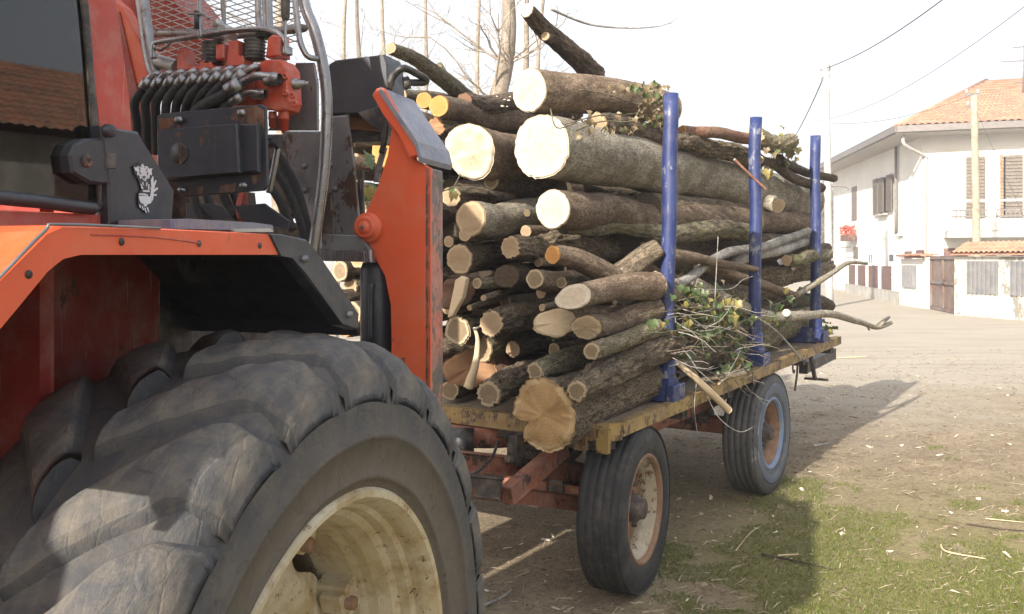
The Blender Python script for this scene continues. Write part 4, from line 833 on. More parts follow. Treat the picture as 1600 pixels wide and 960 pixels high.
# logs deep in the stack: they only show as bark and ends in the gaps
gr = "logs deep inside the stack"
for i, (x, y, r) in enumerate(((700, 300, 22), (655, 240, 24), (600, 235, 26), (560, 245, 24), (700, 365, 20), (650, 330, 24), (600, 320, 22), (790, 300, 24), (760, 420, 18), (880, 425, 18), (700, 560, 24), (800, 540, 22), (705, 625, 22), (640, 440, 22), (585, 455, 20), (548, 448, 16), (552, 490, 18), (520, 470, 16), (810, 470, 16), (900, 560, 20), (950, 470, 18), (660, 560, 25), (600, 550, 24), (800, 630, 17), (560, 400, 20), (640, 390, 20), (880, 300, 20), (920, 340, 14), (690, 440, 14), (800, 350, 16), (940, 600, 22), (640, 190, 20), (590, 190, 18), (560, 330, 20), (532, 424, 17), (540, 512, 16), (580, 500, 17), (575, 415, 16), (560, 370, 18), (600, 370, 18), (620, 290, 20), (625, 420, 18), (532, 300, 18), (530, 345, 18), (540, 262, 18), (545, 222, 16))):
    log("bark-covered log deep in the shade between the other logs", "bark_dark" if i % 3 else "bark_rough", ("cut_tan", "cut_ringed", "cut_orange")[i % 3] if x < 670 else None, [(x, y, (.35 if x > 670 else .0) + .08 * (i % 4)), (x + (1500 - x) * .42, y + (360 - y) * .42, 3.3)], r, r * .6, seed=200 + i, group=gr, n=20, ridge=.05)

# the unseen heart of the stack, row above row
for r_ in range(7):
    for c_ in range(8):
        v = -.44 - .185 * c_ - rnd.uniform(0, .03); z = .98 + .155 * r_ + rnd.uniform(-.02, .02); u0 = rnd.uniform(.75, 1.0)
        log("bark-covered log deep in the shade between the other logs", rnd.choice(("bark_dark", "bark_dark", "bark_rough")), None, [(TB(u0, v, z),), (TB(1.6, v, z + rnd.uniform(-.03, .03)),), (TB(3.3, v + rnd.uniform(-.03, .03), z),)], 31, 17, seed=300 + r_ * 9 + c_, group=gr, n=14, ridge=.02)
# -- fungi on the dark log near the top
fl = [o for o in C.objects if o.get("label", "").startswith("log dotted")][0]
for i in range(16):
    p = T.onU(738 + i * 4 + rnd.uniform(-3, 3), rnd.uniform(150, 176), .28 + i * .02); m = MB(); m.ball(p + Vector((0, -.06, 0)), rnd.uniform(.006, .013), sq=(1.3, 1, .6)); m.build("bracket_fungus", "chip_white", fl)

# -- ivy and twigs
def leaf_mesh(name, mat):
    out = [(0, 0), (.30, -.16), (.52, -.02), (.46, .22), (.62, .46), (.34, .56), (.18, .74), (0, 1.0)]
    m = MB(); L_ = [(-a, b) for a, b in out[1:-1]][::-1]; ring = out + L_; n = len(ring)
    m.add([(0, .42, 0)] + [(a, b, .38 * abs(a) + .10 * math.sin(b * 5) - .22 * b * b + .08 * a) for a, b in ring], [(0, 1 + i, 1 + (i + 1) % n) for i in range(n)], None, True); return m.mesh(name, mat)
LEAF = {k: leaf_mesh("leaf", k) for k in ("leaf_green", "leaf_yellow", "leaf_dry")}
def leaf(parent, p, size, kind, face=None):
    z = (face or Vector((rnd.gauss(.35, .5), rnd.gauss(-.8, .4), rnd.gauss(.3, .5)))).normalized(); y = Vector((rnd.gauss(0, .5), rnd.gauss(0, .4), -1)); y = (y - z * y.dot(z)).normalized(); x = y.cross(z)
    M = Matrix((x, y, z)).transposed().to_4x4(); M = Matrix.Translation(p) @ M @ Matrix.Diagonal((size, size, size, 1)); return link("leaf", LEAF[kind], parent, M)
def ivy(label, spots, nleaf, kinds, smin, smax, v0, v1, stems):
    c = T.onV(spots[0][0], spots[0][1], v0); o = empty("ivy", c, label, "ivy")
    for i in range(nleaf):
        sx, sy, sw, sh = rnd.choice(spots); p = T.onV(rnd.gauss(sx, sw), rnd.gauss(sy, sh), rnd.uniform(v0, v1)); leaf(o, p, rnd.uniform(smin, smax), rnd.choice(kinds))
    for st in stems:
        m = MB(); m.tube(smooth_path([T.onV(x, y, v) for x, y, v in st], 5), .0035, 5); m.build("stem", "bark_mossy", o)
    return o
g_, y_, d_ = "leaf_green", "leaf_yellow", "leaf_dry"
iv = ivy("green and yellowing ivy spilling out between the first two stakes", [(1110, 495, 28, 26), (1085, 520, 25, 18), (1140, 500, 18, 20), (1090, 460, 22, 12), (1150, 560, 14, 14)], 210, [g_, g_, g_, g_, g_, y_, d_], .03, .075, -.2, .02,
         [[(1000, 492, .0), (1060, 484, .02), (1120, 470, .0), (1150, 462, -.05), (1168, 470, -.06)], [(1004, 520, .03), (1030, 520, .03), (1080, 514, .0), (1105, 505, -.05)], [(1100, 545, -.02), (1080, 500, -.03), (1060, 470, -.1)], [(1140, 560, 0), (1128, 520, -.02), (1118, 500, -.04)]])
for x, y, s, k in ((1141, 493, .075, y_), (1172, 497, .07, g_), (1113, 487, .034, y_), (1104, 478, .03, y_), (1073, 503, .05, y_), (1086, 475, .05, d_), (1018, 500, .06, g_), (1126, 478, .045, d_), (1152, 470, .065, y_), (1118, 512, .07, g_), (1060, 447, .045, g_), (1100, 520, .06, g_)):
    leaf(iv, T.onV(x, y, .01), s, k, Vector((rnd.gauss(.3, .2), -.9, rnd.gauss(.2, .25))))
ivy("green ivy tuft by the third stake above the long branch", [(1240, 465, 12, 12), (1205, 488, 12, 12), (1290, 515, 6, 6)], 48, [g_, g_, g_, y_], .035, .065, -.2, -.02, [[(1200, 480, -.1), (1225, 470, -.1), (1250, 460, -.1)]])
ivy("dry withered ivy trailing from the uppermost log by the first stake", [(1020, 150, 14, 10), (1030, 165, 12, 10), (1010, 185, 20, 10), (960, 195, 30, 8), (990, 135, 20, 4)], 140, [d_, d_, d_, g_], .018, .042, -.30, -.12, [[(880, 195, -.2), (940, 180, -.18), (990, 178, -.18), (1020, 165, -.16), (1040, 160, -.16)], [(905, 140, -.22), (950, 148, -.18), (1000, 165, -.16)], [(860, 170, -.25), (870, 200, -.22), (900, 192, -.2)], [(1000, 170, -.16), (985, 190, -.16), (940, 190, -.18), (900, 205, -.2)]])
ivy("dry pale ivy clump wrapping the stubby log", [(1222, 222, 14, 12), (1235, 232, 10, 10), (1205, 235, 8, 14)], 60, [d_, d_, g_, y_], .04, .075, -.32, -.12, [[(1190, 235, -.2), (1215, 225, -.2), (1240, 215, -.2)]])
ivy("few green leaves caught in the logs behind the orange post", [(576, 296, 3, 8), (700, 290, 8, 8), (708, 300, 6, 4), (576, 245, 3, 4)], 16, [g_, g_, y_], .04, .06, -1.2, -.8, [[(690, 300, -.9), (710, 290, -.9), (720, 270, -.9)]])
ivy("dark ivy leaves clinging to the mossy poles", [(905, 580, 12, 6), (930, 575, 14, 5), (870, 520, 6, 4), (895, 495, 6, 5)], 26, [g_, g_], .03, .045, -.42, -.3, [[(880, 585, -.4), (910, 578, -.38), (940, 572, -.36)]])
def brush():
    o = empty("brushwood", T.onV(1100, 590, -.1), "tangle of thin brown and grey twigs on the deck by the ivy", "brushwood"); r_ = random.Random(9)
    for k, mt in enumerate(("bark_brown", "bark_silver", "bark_mossy")):
        m = MB()
        for i in range(75):
            p = T.onV(r_.uniform(1040, 1168), r_.uniform(470, 602), r_.uniform(-.2, .03)); d = Vector((r_.gauss(.3, .6), r_.gauss(.3, .6), r_.gauss(.0, .28))).normalized(); q = [p]
            for j in range(5): d = (d + Vector((r_.gauss(0, .22), r_.gauss(0, .22), r_.gauss(-.02, .2)))).normalized(); q.append(q[-1] + d * r_.uniform(.03, .07))
            m.tube(q, [.0035, .0012], 4, False)
        tag(m.build("twig_tangle", mt, o), kind="stuff")
brush()
for i, (lb, pts) in enumerate((("thin hanging twig below the deck's yellow edge", [(1088, 600, .04), (1085, 640, .05), (1090, 680, .05)]), ("wispy twig drooping before the rear wheel", [(1105, 620, .05), (1125, 655, .08), (1155, 675, .1), (1176, 668, .1)]), ("wiry stem springing up by the second stake", [(1117, 470, -.02), (1120, 410, -.03), (1122, 370, -.03)]), ("curved wiry twig just before the second stake", [(1085, 452, .0), (1140, 452, .0), (1160, 438, .0), (1176, 432, .0)]))):
    m = MB(); m.tube(smooth_path([T.onV(*p) for p in pts], 5), .0025, 5); o = m.build("twig", "bark_silver"); recentre(o); tag(o, lb, "twig")
m = MB(); m.tube(smooth_path([T.onU(860, 14, .6), T.onU(920, 38, .9), T.onU(985, 44, 1.1), T.onU(1035, 40, 1.3), T.onU(1062, 26, 1.4)], 6), [.009, .002], 6); m.tube([T.onU(1030, 41, 1.28), T.onU(1052, 36, 1.36)], .002, 4); o = m.build("twig", "bark_silver"); recentre(o); tag(o, "long thin twig arching into the sky beside the upright dark log", "twig")

# ------------------------------------------------------------------ what lies on the ground
def scatter():
    r_ = random.Random(12); m = MB()
    for i in range(16000):
        Y = 2.6 + r_.random() ** 1.6 * 13; x = r_.uniform(-.62, .62) * Y; z = gz(x, Y) + .004; a = r_.uniform(0, 3.14); ln = min(r_.expovariate(1 / .016), .07) + .008; wd = r_.uniform(.0015, .0045); d = Vector((math.cos(a), math.sin(a), r_.gauss(0, .12))) * ln; s = Vector((-math.sin(a), math.cos(a), r_.gauss(0, .5))) * wd; p = Vector((x, Y, z))
        m.add([p - d - s, p + d - s * .6, p + d + s * .6 + ZZ * .003, p - d + s + ZZ * .002], [(0, 1, 2, 3)])
    tag(m.build("straw_litter", "debris"), "straw and bark litter strewn over the bare earth", "litter", kind="stuff")
    m = MB()
    for i in range(240):
        Y = 3.2 + r_.random() ** 1.5 * 9; x = r_.uniform(-.3, .6) * Y; z = gz(x, Y) + .006; a = r_.uniform(0, 6.3); ln = r_.uniform(.008, .032); d = Vector((math.cos(a), math.sin(a), r_.gauss(0, .2))) * ln; s = Vector((-math.sin(a), math.cos(a), r_.gauss(0, .4))) * ln * .4; p = Vector((x, Y, z))
        m.add([p - d - s, p + d - s * .5, p + d * .8 + s, p - d * .7 + s * .8, p - d * .6 + ZZ * .006], [(0, 1, 2, 3), (0, 1, 4), (1, 2, 4), (2, 3, 4), (3, 0, 4)])
    tag(m.build("wood_chips", "chip_white"), "pale wood chips scattered over grass and earth", "wood chips", kind="stuff")
    m = MB()
    for i in range(3600):
        Y = 3.0 + r_.random() ** 1.6 * 10; x = r_.uniform(-.4, .62) * Y; z = gz(x, Y) + .006; a = r_.uniform(0, 3.14); ln = r_.uniform(.01, .05); wd = r_.uniform(.001, .0024); d = Vector((math.cos(a), math.sin(a), r_.gauss(0, .15))) * ln; s = Vector((-math.sin(a), math.cos(a), .4)) * wd; p = Vector((x, Y, z)); b_ = Vector((0, 0, r_.uniform(0, .012)))
        m.add([p - d - s, p + b_ - s, p + d - s, p + d + s, p + b_ + s, p - d + s], [(0, 1, 4, 5), (1, 2, 3, 4)])
    tag(m.build("dry_straw", "straw_pale"), "pale dry straws strewn over the earth and grass", "straw", kind="stuff")
    for nm, mt, cnt, lo, hi, lb in (("bark_litter", "bark_bits", 5000, .003, .013, "dark crumbs of bark strewn under and around the trailer"), ("earth_clods", "clod", 4000, .003, .012, "small crumbs of earth and gravel on the yard")):
        m = MB()
        for i in range(cnt):
            Y = 2.8 + r_.random() ** 1.6 * 11; x = r_.uniform(-.5, .62) * Y; q = r_.uniform(lo, hi) * r_.uniform(.4, 1); p = Vector((x, Y, gz(x, Y) - .001)); a = r_.uniform(0, 6.3); e = 1 + r_.random() * 1.6 * (mt == "bark_bits")
            vs_ = [p + Vector((math.cos(a + k * 1.257) * q * e, math.sin(a + k * 1.257) * q, 0)) * r_.uniform(.7, 1.2) for k in range(5)]; m.add(vs_ + [p + Vector((r_.gauss(0, .2) * q, r_.gauss(0, .2) * q, q * r_.uniform(.5, 1.1)))], [(k, (k + 1) % 5, 5) for k in range(5)])
        tag(m.build(nm, mt), lb, "litter", kind="stuff")
    m = MB(); n = 0
    while n < 110000:
        Y = 2.9 + r_.random() ** 1.3 * 5.0; x = r_.uniform(-.25, .66) * Y; g = noise.noise((x * 1.3, Y * 1.3, 11)) + .5 * noise.noise((x * 4, Y * 4, 2)); lim = -.50 + max(0, (Y + .1 * x - 4.8)) * .45 + max(0, 1.4 - x) * .75
        if g < lim: 
            n += .25; continue
        n += 1; h = r_.uniform(.010, .032) * (1 + .5 * g); a = r_.uniform(0, 6.3); s = Vector((math.cos(a), math.sin(a), 0)) * r_.uniform(.0012, .0026); b = Vector((r_.gauss(0, .5), r_.gauss(0, .5), 1)) * h; p = Vector((x, Y, gz(x, Y) - .003))
        q = p + b * .55; e = p + b + Vector((r_.gauss(0, .4), r_.gauss(0, .4), -.1)) * h
        m.add([p - s, p + s, q + s * .7, q - s * .7, e], [(0, 1, 2, 3), (3, 2, 4)])
    tag(m.build("grass", "grass_blade"), "short patchy green grass by the trailer wheels", "grass", kind="stuff")
scatter()
def gtwig(lb, pts, r, mt, cat="twig"):
    q = []
    for x, y in pts:
        a = (x - 800) / FPX; Y = CAMH * FPX / (y - HOR); 
        for _ in range(4): Y = (CAMH - gz(a * Y, Y) - r) * FPX / (y - HOR)
        q.append(W(x, y, Y) + ZZ * .006)
    m = MB(); m.tube(smooth_path(q, 5), [r, r * .5], 7, True, .2); o = m.build("twig", mt); recentre(o); tag(o, lb, cat)
gtwig("long dark stick lying in the grass at the shadow's edge", [(1190, 868), (1250, 880), (1302, 892)], .007, "bark_dark")
gtwig("bleached bent stick on the sunny grass", [(1470, 853), (1480, 864), (1540, 875)], .006, "split_pale")
gtwig("thin dark twig on the grass by the dirt track", [(1510, 820), (1570, 829), (1630, 832)], .005, "bark_dark")
gtwig("short pale twig beyond the bleached bent stick", [(1540, 812), (1600, 818)], .004, "split_pale")
gtwig("small pale stick by the front wheel's shadow", [(1150, 862), (1172, 835), (1188, 824)], .004, "split_pale")
gtwig("forked bit of pale bark on the grass", [(1215, 870), (1248, 868)], .006, "split_pale")
gtwig("long pale strip of bark on the dirt track", [(1285, 563), (1315, 560), (1358, 558)], .012, "split_pale")
gtwig("grey flat stick near the rear wheel", [(1270, 698), (1296, 694)], .012, "bark_silver")
gtwig("stick lying under the tractor's rear tyre edge", [(755, 948), (785, 935), (800, 922)], .008, "bark_silver")

# ------------------------------------------------------------------ tractor
def tractor():
    t = empty("tractor", K.at(0, -.95, 0), "orange tractor with huge lugged rear tyre and cream rim", "tractor")
    def pv(name, mat, px, v, th, par=t): m = MB(); m.prism([K.onV(x, y, v) for x, y in px], -KV * th); return m.build(name, mat, par)
    def ub(name, mat, u0, u1, v0, v1, z0, z1, par=t): m = MB(); m.obox(K.at((u0 + u1) / 2, (v0 + v1) / 2, (z0 + z1) / 2), KU * abs(u1 - u0) / 2, KV * abs(v1 - v0) / 2, ZZ * (z1 - z0) / 2); return m.build(name, mat, par)
    # rear wheels
    CZ, RT = .75, .765
    prof = [(-.17, .455), (-.2, .47), (-.216, .53), (-.222, .55), (-.226, .62), (-.215, .675), (-.19, .708), (-.14, .722), (-.07, .728), (0, .73), (.07, .728), (.14, .722), (.19, .708), (.215, .675), (.226, .62), (.2225, .575), (.2275, .571), (.2275, .562), (.221, .558), (.213, .515), (.208, .496), (.2115, .492), (.2105, .484), (.202, .481), (.2, .47), (.186, .455)]
    def lug(sgn, sd):
        m = MB(); n = 14; vs = []
        for i in range(n + 1):
            s = i / n; x = .012 + .203 * s; D = .30 * (1 - s) ** 1.15; hw = (.040 + .040 * s) / .74; top = RT - .50 * x * x - .03 * max(0, s - .7) ** 1.5 * 4; base = .712 - max(0, x - .14) * .5
            
            if i == n - 1: x, top, base = .2265, .690, .655
            if i == n: x, top, base = .2215, .604, .592; hw *= .82
            jag = 0; hw *= 1 + .09 * noise.noise((i * .5, sd, 2)); top -= .005 * (1 + noise.noise((i * .6, sd, 9)))
            for ci, (da, r) in enumerate(((-hw - .034, base), (-hw - .016, (base + top) / 2), (-hw - .005, top - .012), (-hw + .012, top - .002), (-hw * .35, top + .002), (hw * .35, top + .002), (hw - .012, top - .003), (hw + .006, top - .013), (hw + .018, (base + top) / 2), (hw + .036, base))):
                a = D + da + .007 * noise.noise((i * .7, ci * .5, sd)); r = r + (.0035 * noise.noise((i * .9, ci * .8, sd + 4)) if 0 < ci < 9 and i < n else 0); vs.append((sgn * x, r * math.cos(a), r * math.sin(a)))
        fs = [(i * 10 + j, i * 10 + j + 1, i * 10 + 11 + j, i * 10 + 10 + j) for i in range(n) for j in range(9)] + [tuple(range(10)), tuple(n * 10 + j for j in range(9, -1, -1))]
        m.add(vs, fs, None, True); me = m.mesh("lug", "tyre_lug"); me.materials.append(MAT["tyre"])
        for q, f in enumerate(fs):
            if q >= 9 * n or q % 9 in (0, 1, 7, 8): me.polygons[q].material_index = 1
        me.polygons[-1].material_index = 0
        for e in me.edges:
            a, b = sorted(e.vertices)
            if b - a == 10 and a % 10 in (3, 6): e.use_edge_sharp = True
        return me
    lugs = {(sg, k): lug(sg, k * 13.7 + sg) for sg in (1, -1) for k in range(4)}
    NL = 21
    for v in (-.19, -1.75):
        M = K.mat(-.05, v, CZ); 
        if v < -1: M = M @ Matrix.Rotation(math.pi, 4, 'Z') @ Matrix.Scale(-1, 4, (0, 1, 0))
        m = MB(); m.lathe(prof, 140, Matrix(), True, lambda x, r, a: .004 * noise.noise((x * 9, math.cos(a) * 7 * r, math.sin(a) * 7 * r))); ty = m.build("rear_wheel", "tyre", t, M)
        for k in range(NL):
            for sg in (1, -1): link("lug", lugs[sg, k * 7 % 4], ty, Matrix.Rotation(2 * math.pi * (k + (.5 if sg < 0 else 0)) / NL + .30, 4, 'X'))
        q = MB(); q.lathe([(.172, .462), (.196, .468), (.205, .460), (.203, .448), (.185, .440), (.170, .436), (.150, .434), (.142, .424), (.118, .420), (.105, .408), (.075, .398), (.05, .396), (.03, .39), (-.06, .386), (-.1, .40), (-.17, .43)], 110, sharp=True); rim = q.build("rim", "rim_cream", ty)
        # dished centre with scalloped edge, clamps and bolts
        vs = []; n = 144
        for (x, rr) in ((-.045, None), (-.03, .30), (-.06, .24), (-.075, .15), (-.07, .09), (-.02, .085), (.0, .07), (.0, .001)):
            for i in range(n):
                a = 2 * math.pi * i / n; r = rr if rr else .365 - .045 * (.5 + .5 * math.cos(8 * a)) ** 2.2; vs.append((x, r * math.cos(a), r * math.sin(a)))
        q = MB(); q.add(vs, [(k * n + i, k * n + (i + 1) % n, (k + 1) * n + (i + 1) % n, (k + 1) * n + i) for k in range(7) for i in range(n)], None, True); q.build("wheel_disc", "rim_cream", ty)
        for k in range(8):
            a = 2 * math.pi * (k + .5) / 8; Rm = Matrix.Rotation(a, 4, 'X')
            q = MB(); q.box((-.005, .368, 0), (.085, .05, .075)); q.box((.0, .35, 0), (.06, .05, .05)); c = q.build("rim_clamp", "rim_cream", ty, Rm)
            q = MB(); q.lathe([(-.03, .016), (.05, .016), (.05, .001)], 6, Matrix.Translation((.0, .345, 0))); q.build("clamp_bolt", "rim_rust", ty, Rm)
    # axle and body mass
    ub("axle_housing", "chassis_dark", -.14, .14, -.5, -1.5, .60, .90); ub("transmission", "chassis_dark", -2.2, .55, -.75, -1.2, .55, 1.05); ub("rear_frame", "chassis_dark", .1, .95, -.5, -1.4, .75, .95)
    for v in (-.25, -1.69):
        m = MB(); m.lathe([(-.16, .3), (-.17, .44), (-.1, .52), (0, .535), (.1, .52), (.17, .44), (.16, .3)], 48, K.mat(-2.45, v, .515)); m.build("front_wheel", "tyre_black", t)
    ub("bonnet", "orange", -3.2, -1.55, -.6, -1.35, 1.0, 1.6)
    # fender: outer band, top sheet, inner sheet
    FV = -.09
    band = [(-170, 700), (0, 512), (70, 424), (95, 402), (125, 393), (440, 398), (423, 366), (250, 357), (95, 351), (70, 362), (0, 434), (-170, 610)]
    pv("fender_band", "orange", band, FV, .02)
    tp = [K.onV(x, y, FV - .021) for x, y in ((-170, 610), (0, 434), (70, 362), (95, 352), (250, 358), (423, 367))]
    m = MB(); vs = []
    for p in tp: vs += [p, p - KV * .62, p - KV * .62 - ZZ * .02, p - ZZ * .02]
    m.add(vs, [(4 * i + j, 4 * i + (j + 1) % 4, 4 * i + 4 + (j + 1) % 4, 4 * i + 4 + j) for i in range(5) for j in range(4)]); m.build("fender_top", "orange", t)
    m = MB(); ps = [K.onV(x, y, FV + .002) for x, y in ((-100, 537), (0, 433), (70, 361), (95, 351), (250, 357))]; m.tube(smooth_path(ps, 4), .0022, 6); m.build("fender_edge", "steel_dull", t)
    for x, y in ((45, 429), (190, 378), (311, 381), (406, 384)):
        m = MB(); m.lathe([(.0, .0055), (.0006, .0055), (.0006, .001)], 12, Matrix.Translation(K.onV(x, y, FV + .0005)) @ Matrix.Rotation(math.atan2(K.v[1], K.v[0]), 4, 'Z')); m.build("bolt_hole", "black", t)
    m = MB(); a, b = K.onV(60, 362, FV + .001), K.onV(415, 383, FV + .001); m.tube(smooth_path([K.onV(142, 367, FV + .0008), K.onV(240, 371, FV + .0008), K.onV(312, 380, FV + .0008)], 4), .0012, 5); m.build("panel_seam", "orange_dark", t)
    # dark inside of the wheel arch
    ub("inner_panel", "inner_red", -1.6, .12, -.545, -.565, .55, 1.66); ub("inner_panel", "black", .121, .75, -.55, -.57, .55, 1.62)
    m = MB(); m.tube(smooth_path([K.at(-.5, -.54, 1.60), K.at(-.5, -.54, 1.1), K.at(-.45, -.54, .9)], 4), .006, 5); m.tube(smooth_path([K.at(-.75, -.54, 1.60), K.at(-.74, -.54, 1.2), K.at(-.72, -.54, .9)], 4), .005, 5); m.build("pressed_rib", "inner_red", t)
    m = MB(); m.tube(smooth_path([K.onV(285, 398, -.4), K.onV(290, 425, -.38), K.onV(303, 436, -.37), K.onV(315, 425, -.38), K.onV(318, 400, -.4)], 5), .012, 7); m.build("cable_loop", "hose", t)
    # black rubber mudguard behind the fender band
    mg = [(421, 365), (440, 366), (480, 374), (497, 392), (562, 492), (560, 516), (536, 508), (478, 430), (455, 402), (438, 399)]
    md = pv("mudguard", "black_plastic", mg, FV + .004, .03)
    tp = [K.onV(x, y, FV - .026) for x, y in ((423, 368), (478, 376), (495, 394), (560, 494), (559, 514))]; m = MB(); vs = []
    for p in tp: vs += [p, p - KV * .45, p - KV * .45 - ZZ * .015, p - ZZ * .015]
    m.add(vs, [(4 * i + j, 4 * i + (j + 1) % 4, 4 * i + 4 + (j + 1) % 4, 4 * i + 4 + j) for i in range(4) for j in range(4)]); m.build("mudguard_sheet", "black_plastic", t)
    for x, y in ((475, 405), (545, 492)): m = MB(); m.lathe([(0, .008), (.006, .007), (.008, .001)], 10, Matrix.Translation(K.onV(x, y, FV + .004)) @ Matrix.Rotation(math.atan2(K.v[1], K.v[0]), 4, 'Z')); m.build("rivet", "steel_dull", t)
    # cab
    CV = -.33
    pv("cab_sill", "orange_dark", [(-260, 302), (0, 328), (166, 336), (182, 338), (182, 352), (90, 351), (0, 362), (-260, 420)], CV, .05)
    pv("cab_pillar", "orange_dark", [(166, 340), (180, 340), (209, 240), (202, 150), (184, 0), (150, -300), (140, -420), (84, -420), (103, -250), (133, 0), (158, 230)], CV, .07)
    pv("cab_pillar", "orange_dark", [(-640, 250), (-600, 250), (-560, -420), (-620, -420)], CV, .07)
    gl = pv("side_window", "cab_glass", [(-600, 240), (0, 306), (150, 318), (156, 300), (130, 0), (84, -400), (-560, -400)], CV - .004, .006)
    m = MB(); m.tube(smooth_path([K.onV(x, y, CV - .001) for x, y in ((100, -250), (131, 0), (146, 180), (157, 300), (158, 318), (148, 326), (110, 324), (0, 310), (-400, 262))], 5), .007, 8); m.build("window_seal", "black", gl)
    m = MB(); m.tube(smooth_path([K.onV(x, y, CV + .012) for x, y in ((146, 326), (110, 322), (60, 315), (0, 309), (-200, 285))], 5), .011, 8); m.build("window_rail", "black_plastic", gl)
    ub("cab_roof", "orange_dark", -1.75, -.2, -.46, -1.72, 2.54, 2.68)
    ub("door_shade_panel", "orange_dark", -1.75, -.62, -.385, -.43, 1.0, 1.78); ub("shade_tank", "black_plastic", -1.85, -1.0, -.2, -.7, .45, 1.02); ub("cab_floor", "black", -1.6, -.33, -.39, -1.6, 1.15, 1.25)  # door panel and tank added out of view to keep sun off the tyre
    ub("cab_side", "orange_dark", -1.6, -.34, -1.58, -1.62, 1.15, 1.9); ub("cab_pillar", "orange_dark", -.40, -.34, -1.55, -1.62, 1.9, 2.6); ub("cab_pillar", "orange_dark", -1.6, -1.52, -1.55, -1.62, 1.9, 2.6)
    ub("cab_rear", "inner_red", -.34, -.31, -.41, -1.58, 1.25, 1.85); ub("rear_window", "cab_glass", -.33, -.326, -.41, -1.55, 1.85, 2.54); ub("far_window", "cab_glass", -1.5, -.41, -1.59, -1.596, 1.9, 2.58)
    ub("seat", "black_plastic", -.85, -.4, -.72, -1.22, 1.45, 1.62); ub("seat_back", "black_plastic", -.48, -.34, -.74, -1.2, 1.6, 2.25)
    m = MB(); c = K.at(-1.1, -.97, 1.95); m.tube([c + (KV * math.cos(a / 3.82) + (ZZ * .8 - KU * .6) * math.sin(a / 3.82)) * .2 for a in range(25)], .014, 6, False); m.tube([c, K.at(-1.35, -.97, 1.4)], .025, 8); m.build("steering_wheel", "black", t)
    # hinge and corner cover
    hg = pv("door_hinge", "black_plastic", [(109, 243), (117, 226), (134, 217), (178, 214), (178, 262), (176, 289), (141, 287), (113, 270)], CV + .018, .030)
    m = MB(); m.lathe([(0, .011), (.004, .010), (.004, .005), (.001, .004), (.001, .001)], 12, Matrix.Translation(K.onV(136, 252, CV + .019)) @ Matrix.Rotation(math.atan2(K.v[1], K.v[0]), 4, 'Z')); m.build("hinge_bolt", "rust_plate", hg)
    m = MB(); m.lathe([(0, .012), (.012, .011), (.014, .007), (.014, .001)], 10, Matrix.Translation(K.onV(166, 205, CV + .02)) @ Matrix.Rotation(math.atan2(K.v[1], K.v[0]), 4, 'Z')); m.build("hinge_bolt", "black_plastic", hg)
    m = MB(); m.prism([K.onV(x, y, CV + .022) for x, y in ((168, 238), (183, 238), (183, 266), (168, 266))], -KV * .03); m.build("hinge_knuckle", "black", hg)
    cc = pv("corner_cover", "black_plastic", [(158, 197), (172, 199), (217, 206), (226, 222), (252, 262), (274, 300), (270, 352), (172, 352), (170, 290)], CV + .02, .05)
    # silver beast sticker
    BV = CV + .0225
    def sx(px): return [(200 + x * 60 / 576, 240 + y * 100 / 960) for x, y in px]
    def deca(name, mat, px, k, par): m = MB(); m.add([K.onV(x, y, BV + k * .0007) for x, y in sx(px)], [tuple(range(len(px)))]); return m.build(name, mat, par)
    st = deca("sticker_border", "black_plastic", [(78, 190), (140, 165), (190, 130), (260, 135), (320, 180), (382, 205), (380, 300), (450, 400), (458, 560), (440, 650), (340, 780), (322, 892), (270, 895), (170, 800), (145, 700), (160, 600), (205, 540), (150, 380), (95, 300)], .6, cc)
    wht = [[(90, 200), (120, 215), (150, 190), (185, 205), (205, 170), (222, 150), (240, 190), (290, 195), (318, 230), (368, 222), (352, 262), (362, 330), (330, 318), (318, 380), (285, 370), (270, 415), (240, 418), (205, 370), (180, 385), (172, 330), (135, 325), (140, 270), (112, 262)],
           [(185, 450), (205, 460), (232, 530), (205, 535)], [(210, 425), (228, 430), (240, 485), (222, 470)], [(275, 430), (295, 435), (285, 500), (270, 480)], [(305, 455), (325, 470), (318, 545), (298, 545)],
           [(220, 550), (330, 555), (325, 580), (225, 575)], [(160, 605), (250, 600), (300, 620), (300, 640), (240, 622), (165, 622)],
           [(340, 400), (370, 340), (382, 350), (385, 450), (410, 400), (432, 405), (400, 500), (395, 540), (430, 508), (455, 520), (440, 545), (392, 580), (380, 610), (430, 610), (432, 638), (385, 632), (378, 690), (340, 750), (300, 760), (270, 800), (240, 790), (235, 760), (195, 745), (172, 700), (160, 640), (250, 632), (330, 650), (345, 560), (330, 500), (352, 520)],
           [(165, 770), (185, 765), (195, 820), (180, 815)], [(205, 785), (222, 785), (240, 850), (222, 850)], [(240, 810), (262, 820), (282, 890), (268, 890)], [(280, 815), (300, 800), (320, 885), (305, 880)]]
    for i, p in enumerate(wht): deca("sticker_mark", "decal_white", p, 1.6 + .1 * i, cc)
    for p in ([(158, 205), (172, 205), (195, 250), (180, 255)], [(285, 230), (300, 225), (285, 265), (265, 262)], [(165, 265), (180, 268), (205, 310), (185, 312)], [(290, 280), (305, 275), (300, 325), (280, 325)], [(215, 345), (240, 335), (268, 345), (262, 368), (240, 375), (220, 365)], [(238, 375), (246, 375), (248, 415), (238, 415)], [(190, 180), (215, 205), (205, 215)], [(270, 200), (250, 225), (245, 205)]): deca("sticker_mark", "black", p, 3.2, cc)
    # worn blue pad on top of the fender
    m = MB(); ps = [K.onV(x, y, -.2) for x, y in ((268, 343), (300, 342), (400, 348), (428, 352), (430, 361), (270, 358))]; m.prism(ps, -KV * .3); m.build("fender_pad", "blue_grey", t)
    m = MB(); m.prism([K.onV(x, y, -.198) for x, y in ((362, 358), (425, 357), (430, 363), (365, 363))], -KV * .02); m.build("pad_trim", "curtain", t)
tractor()

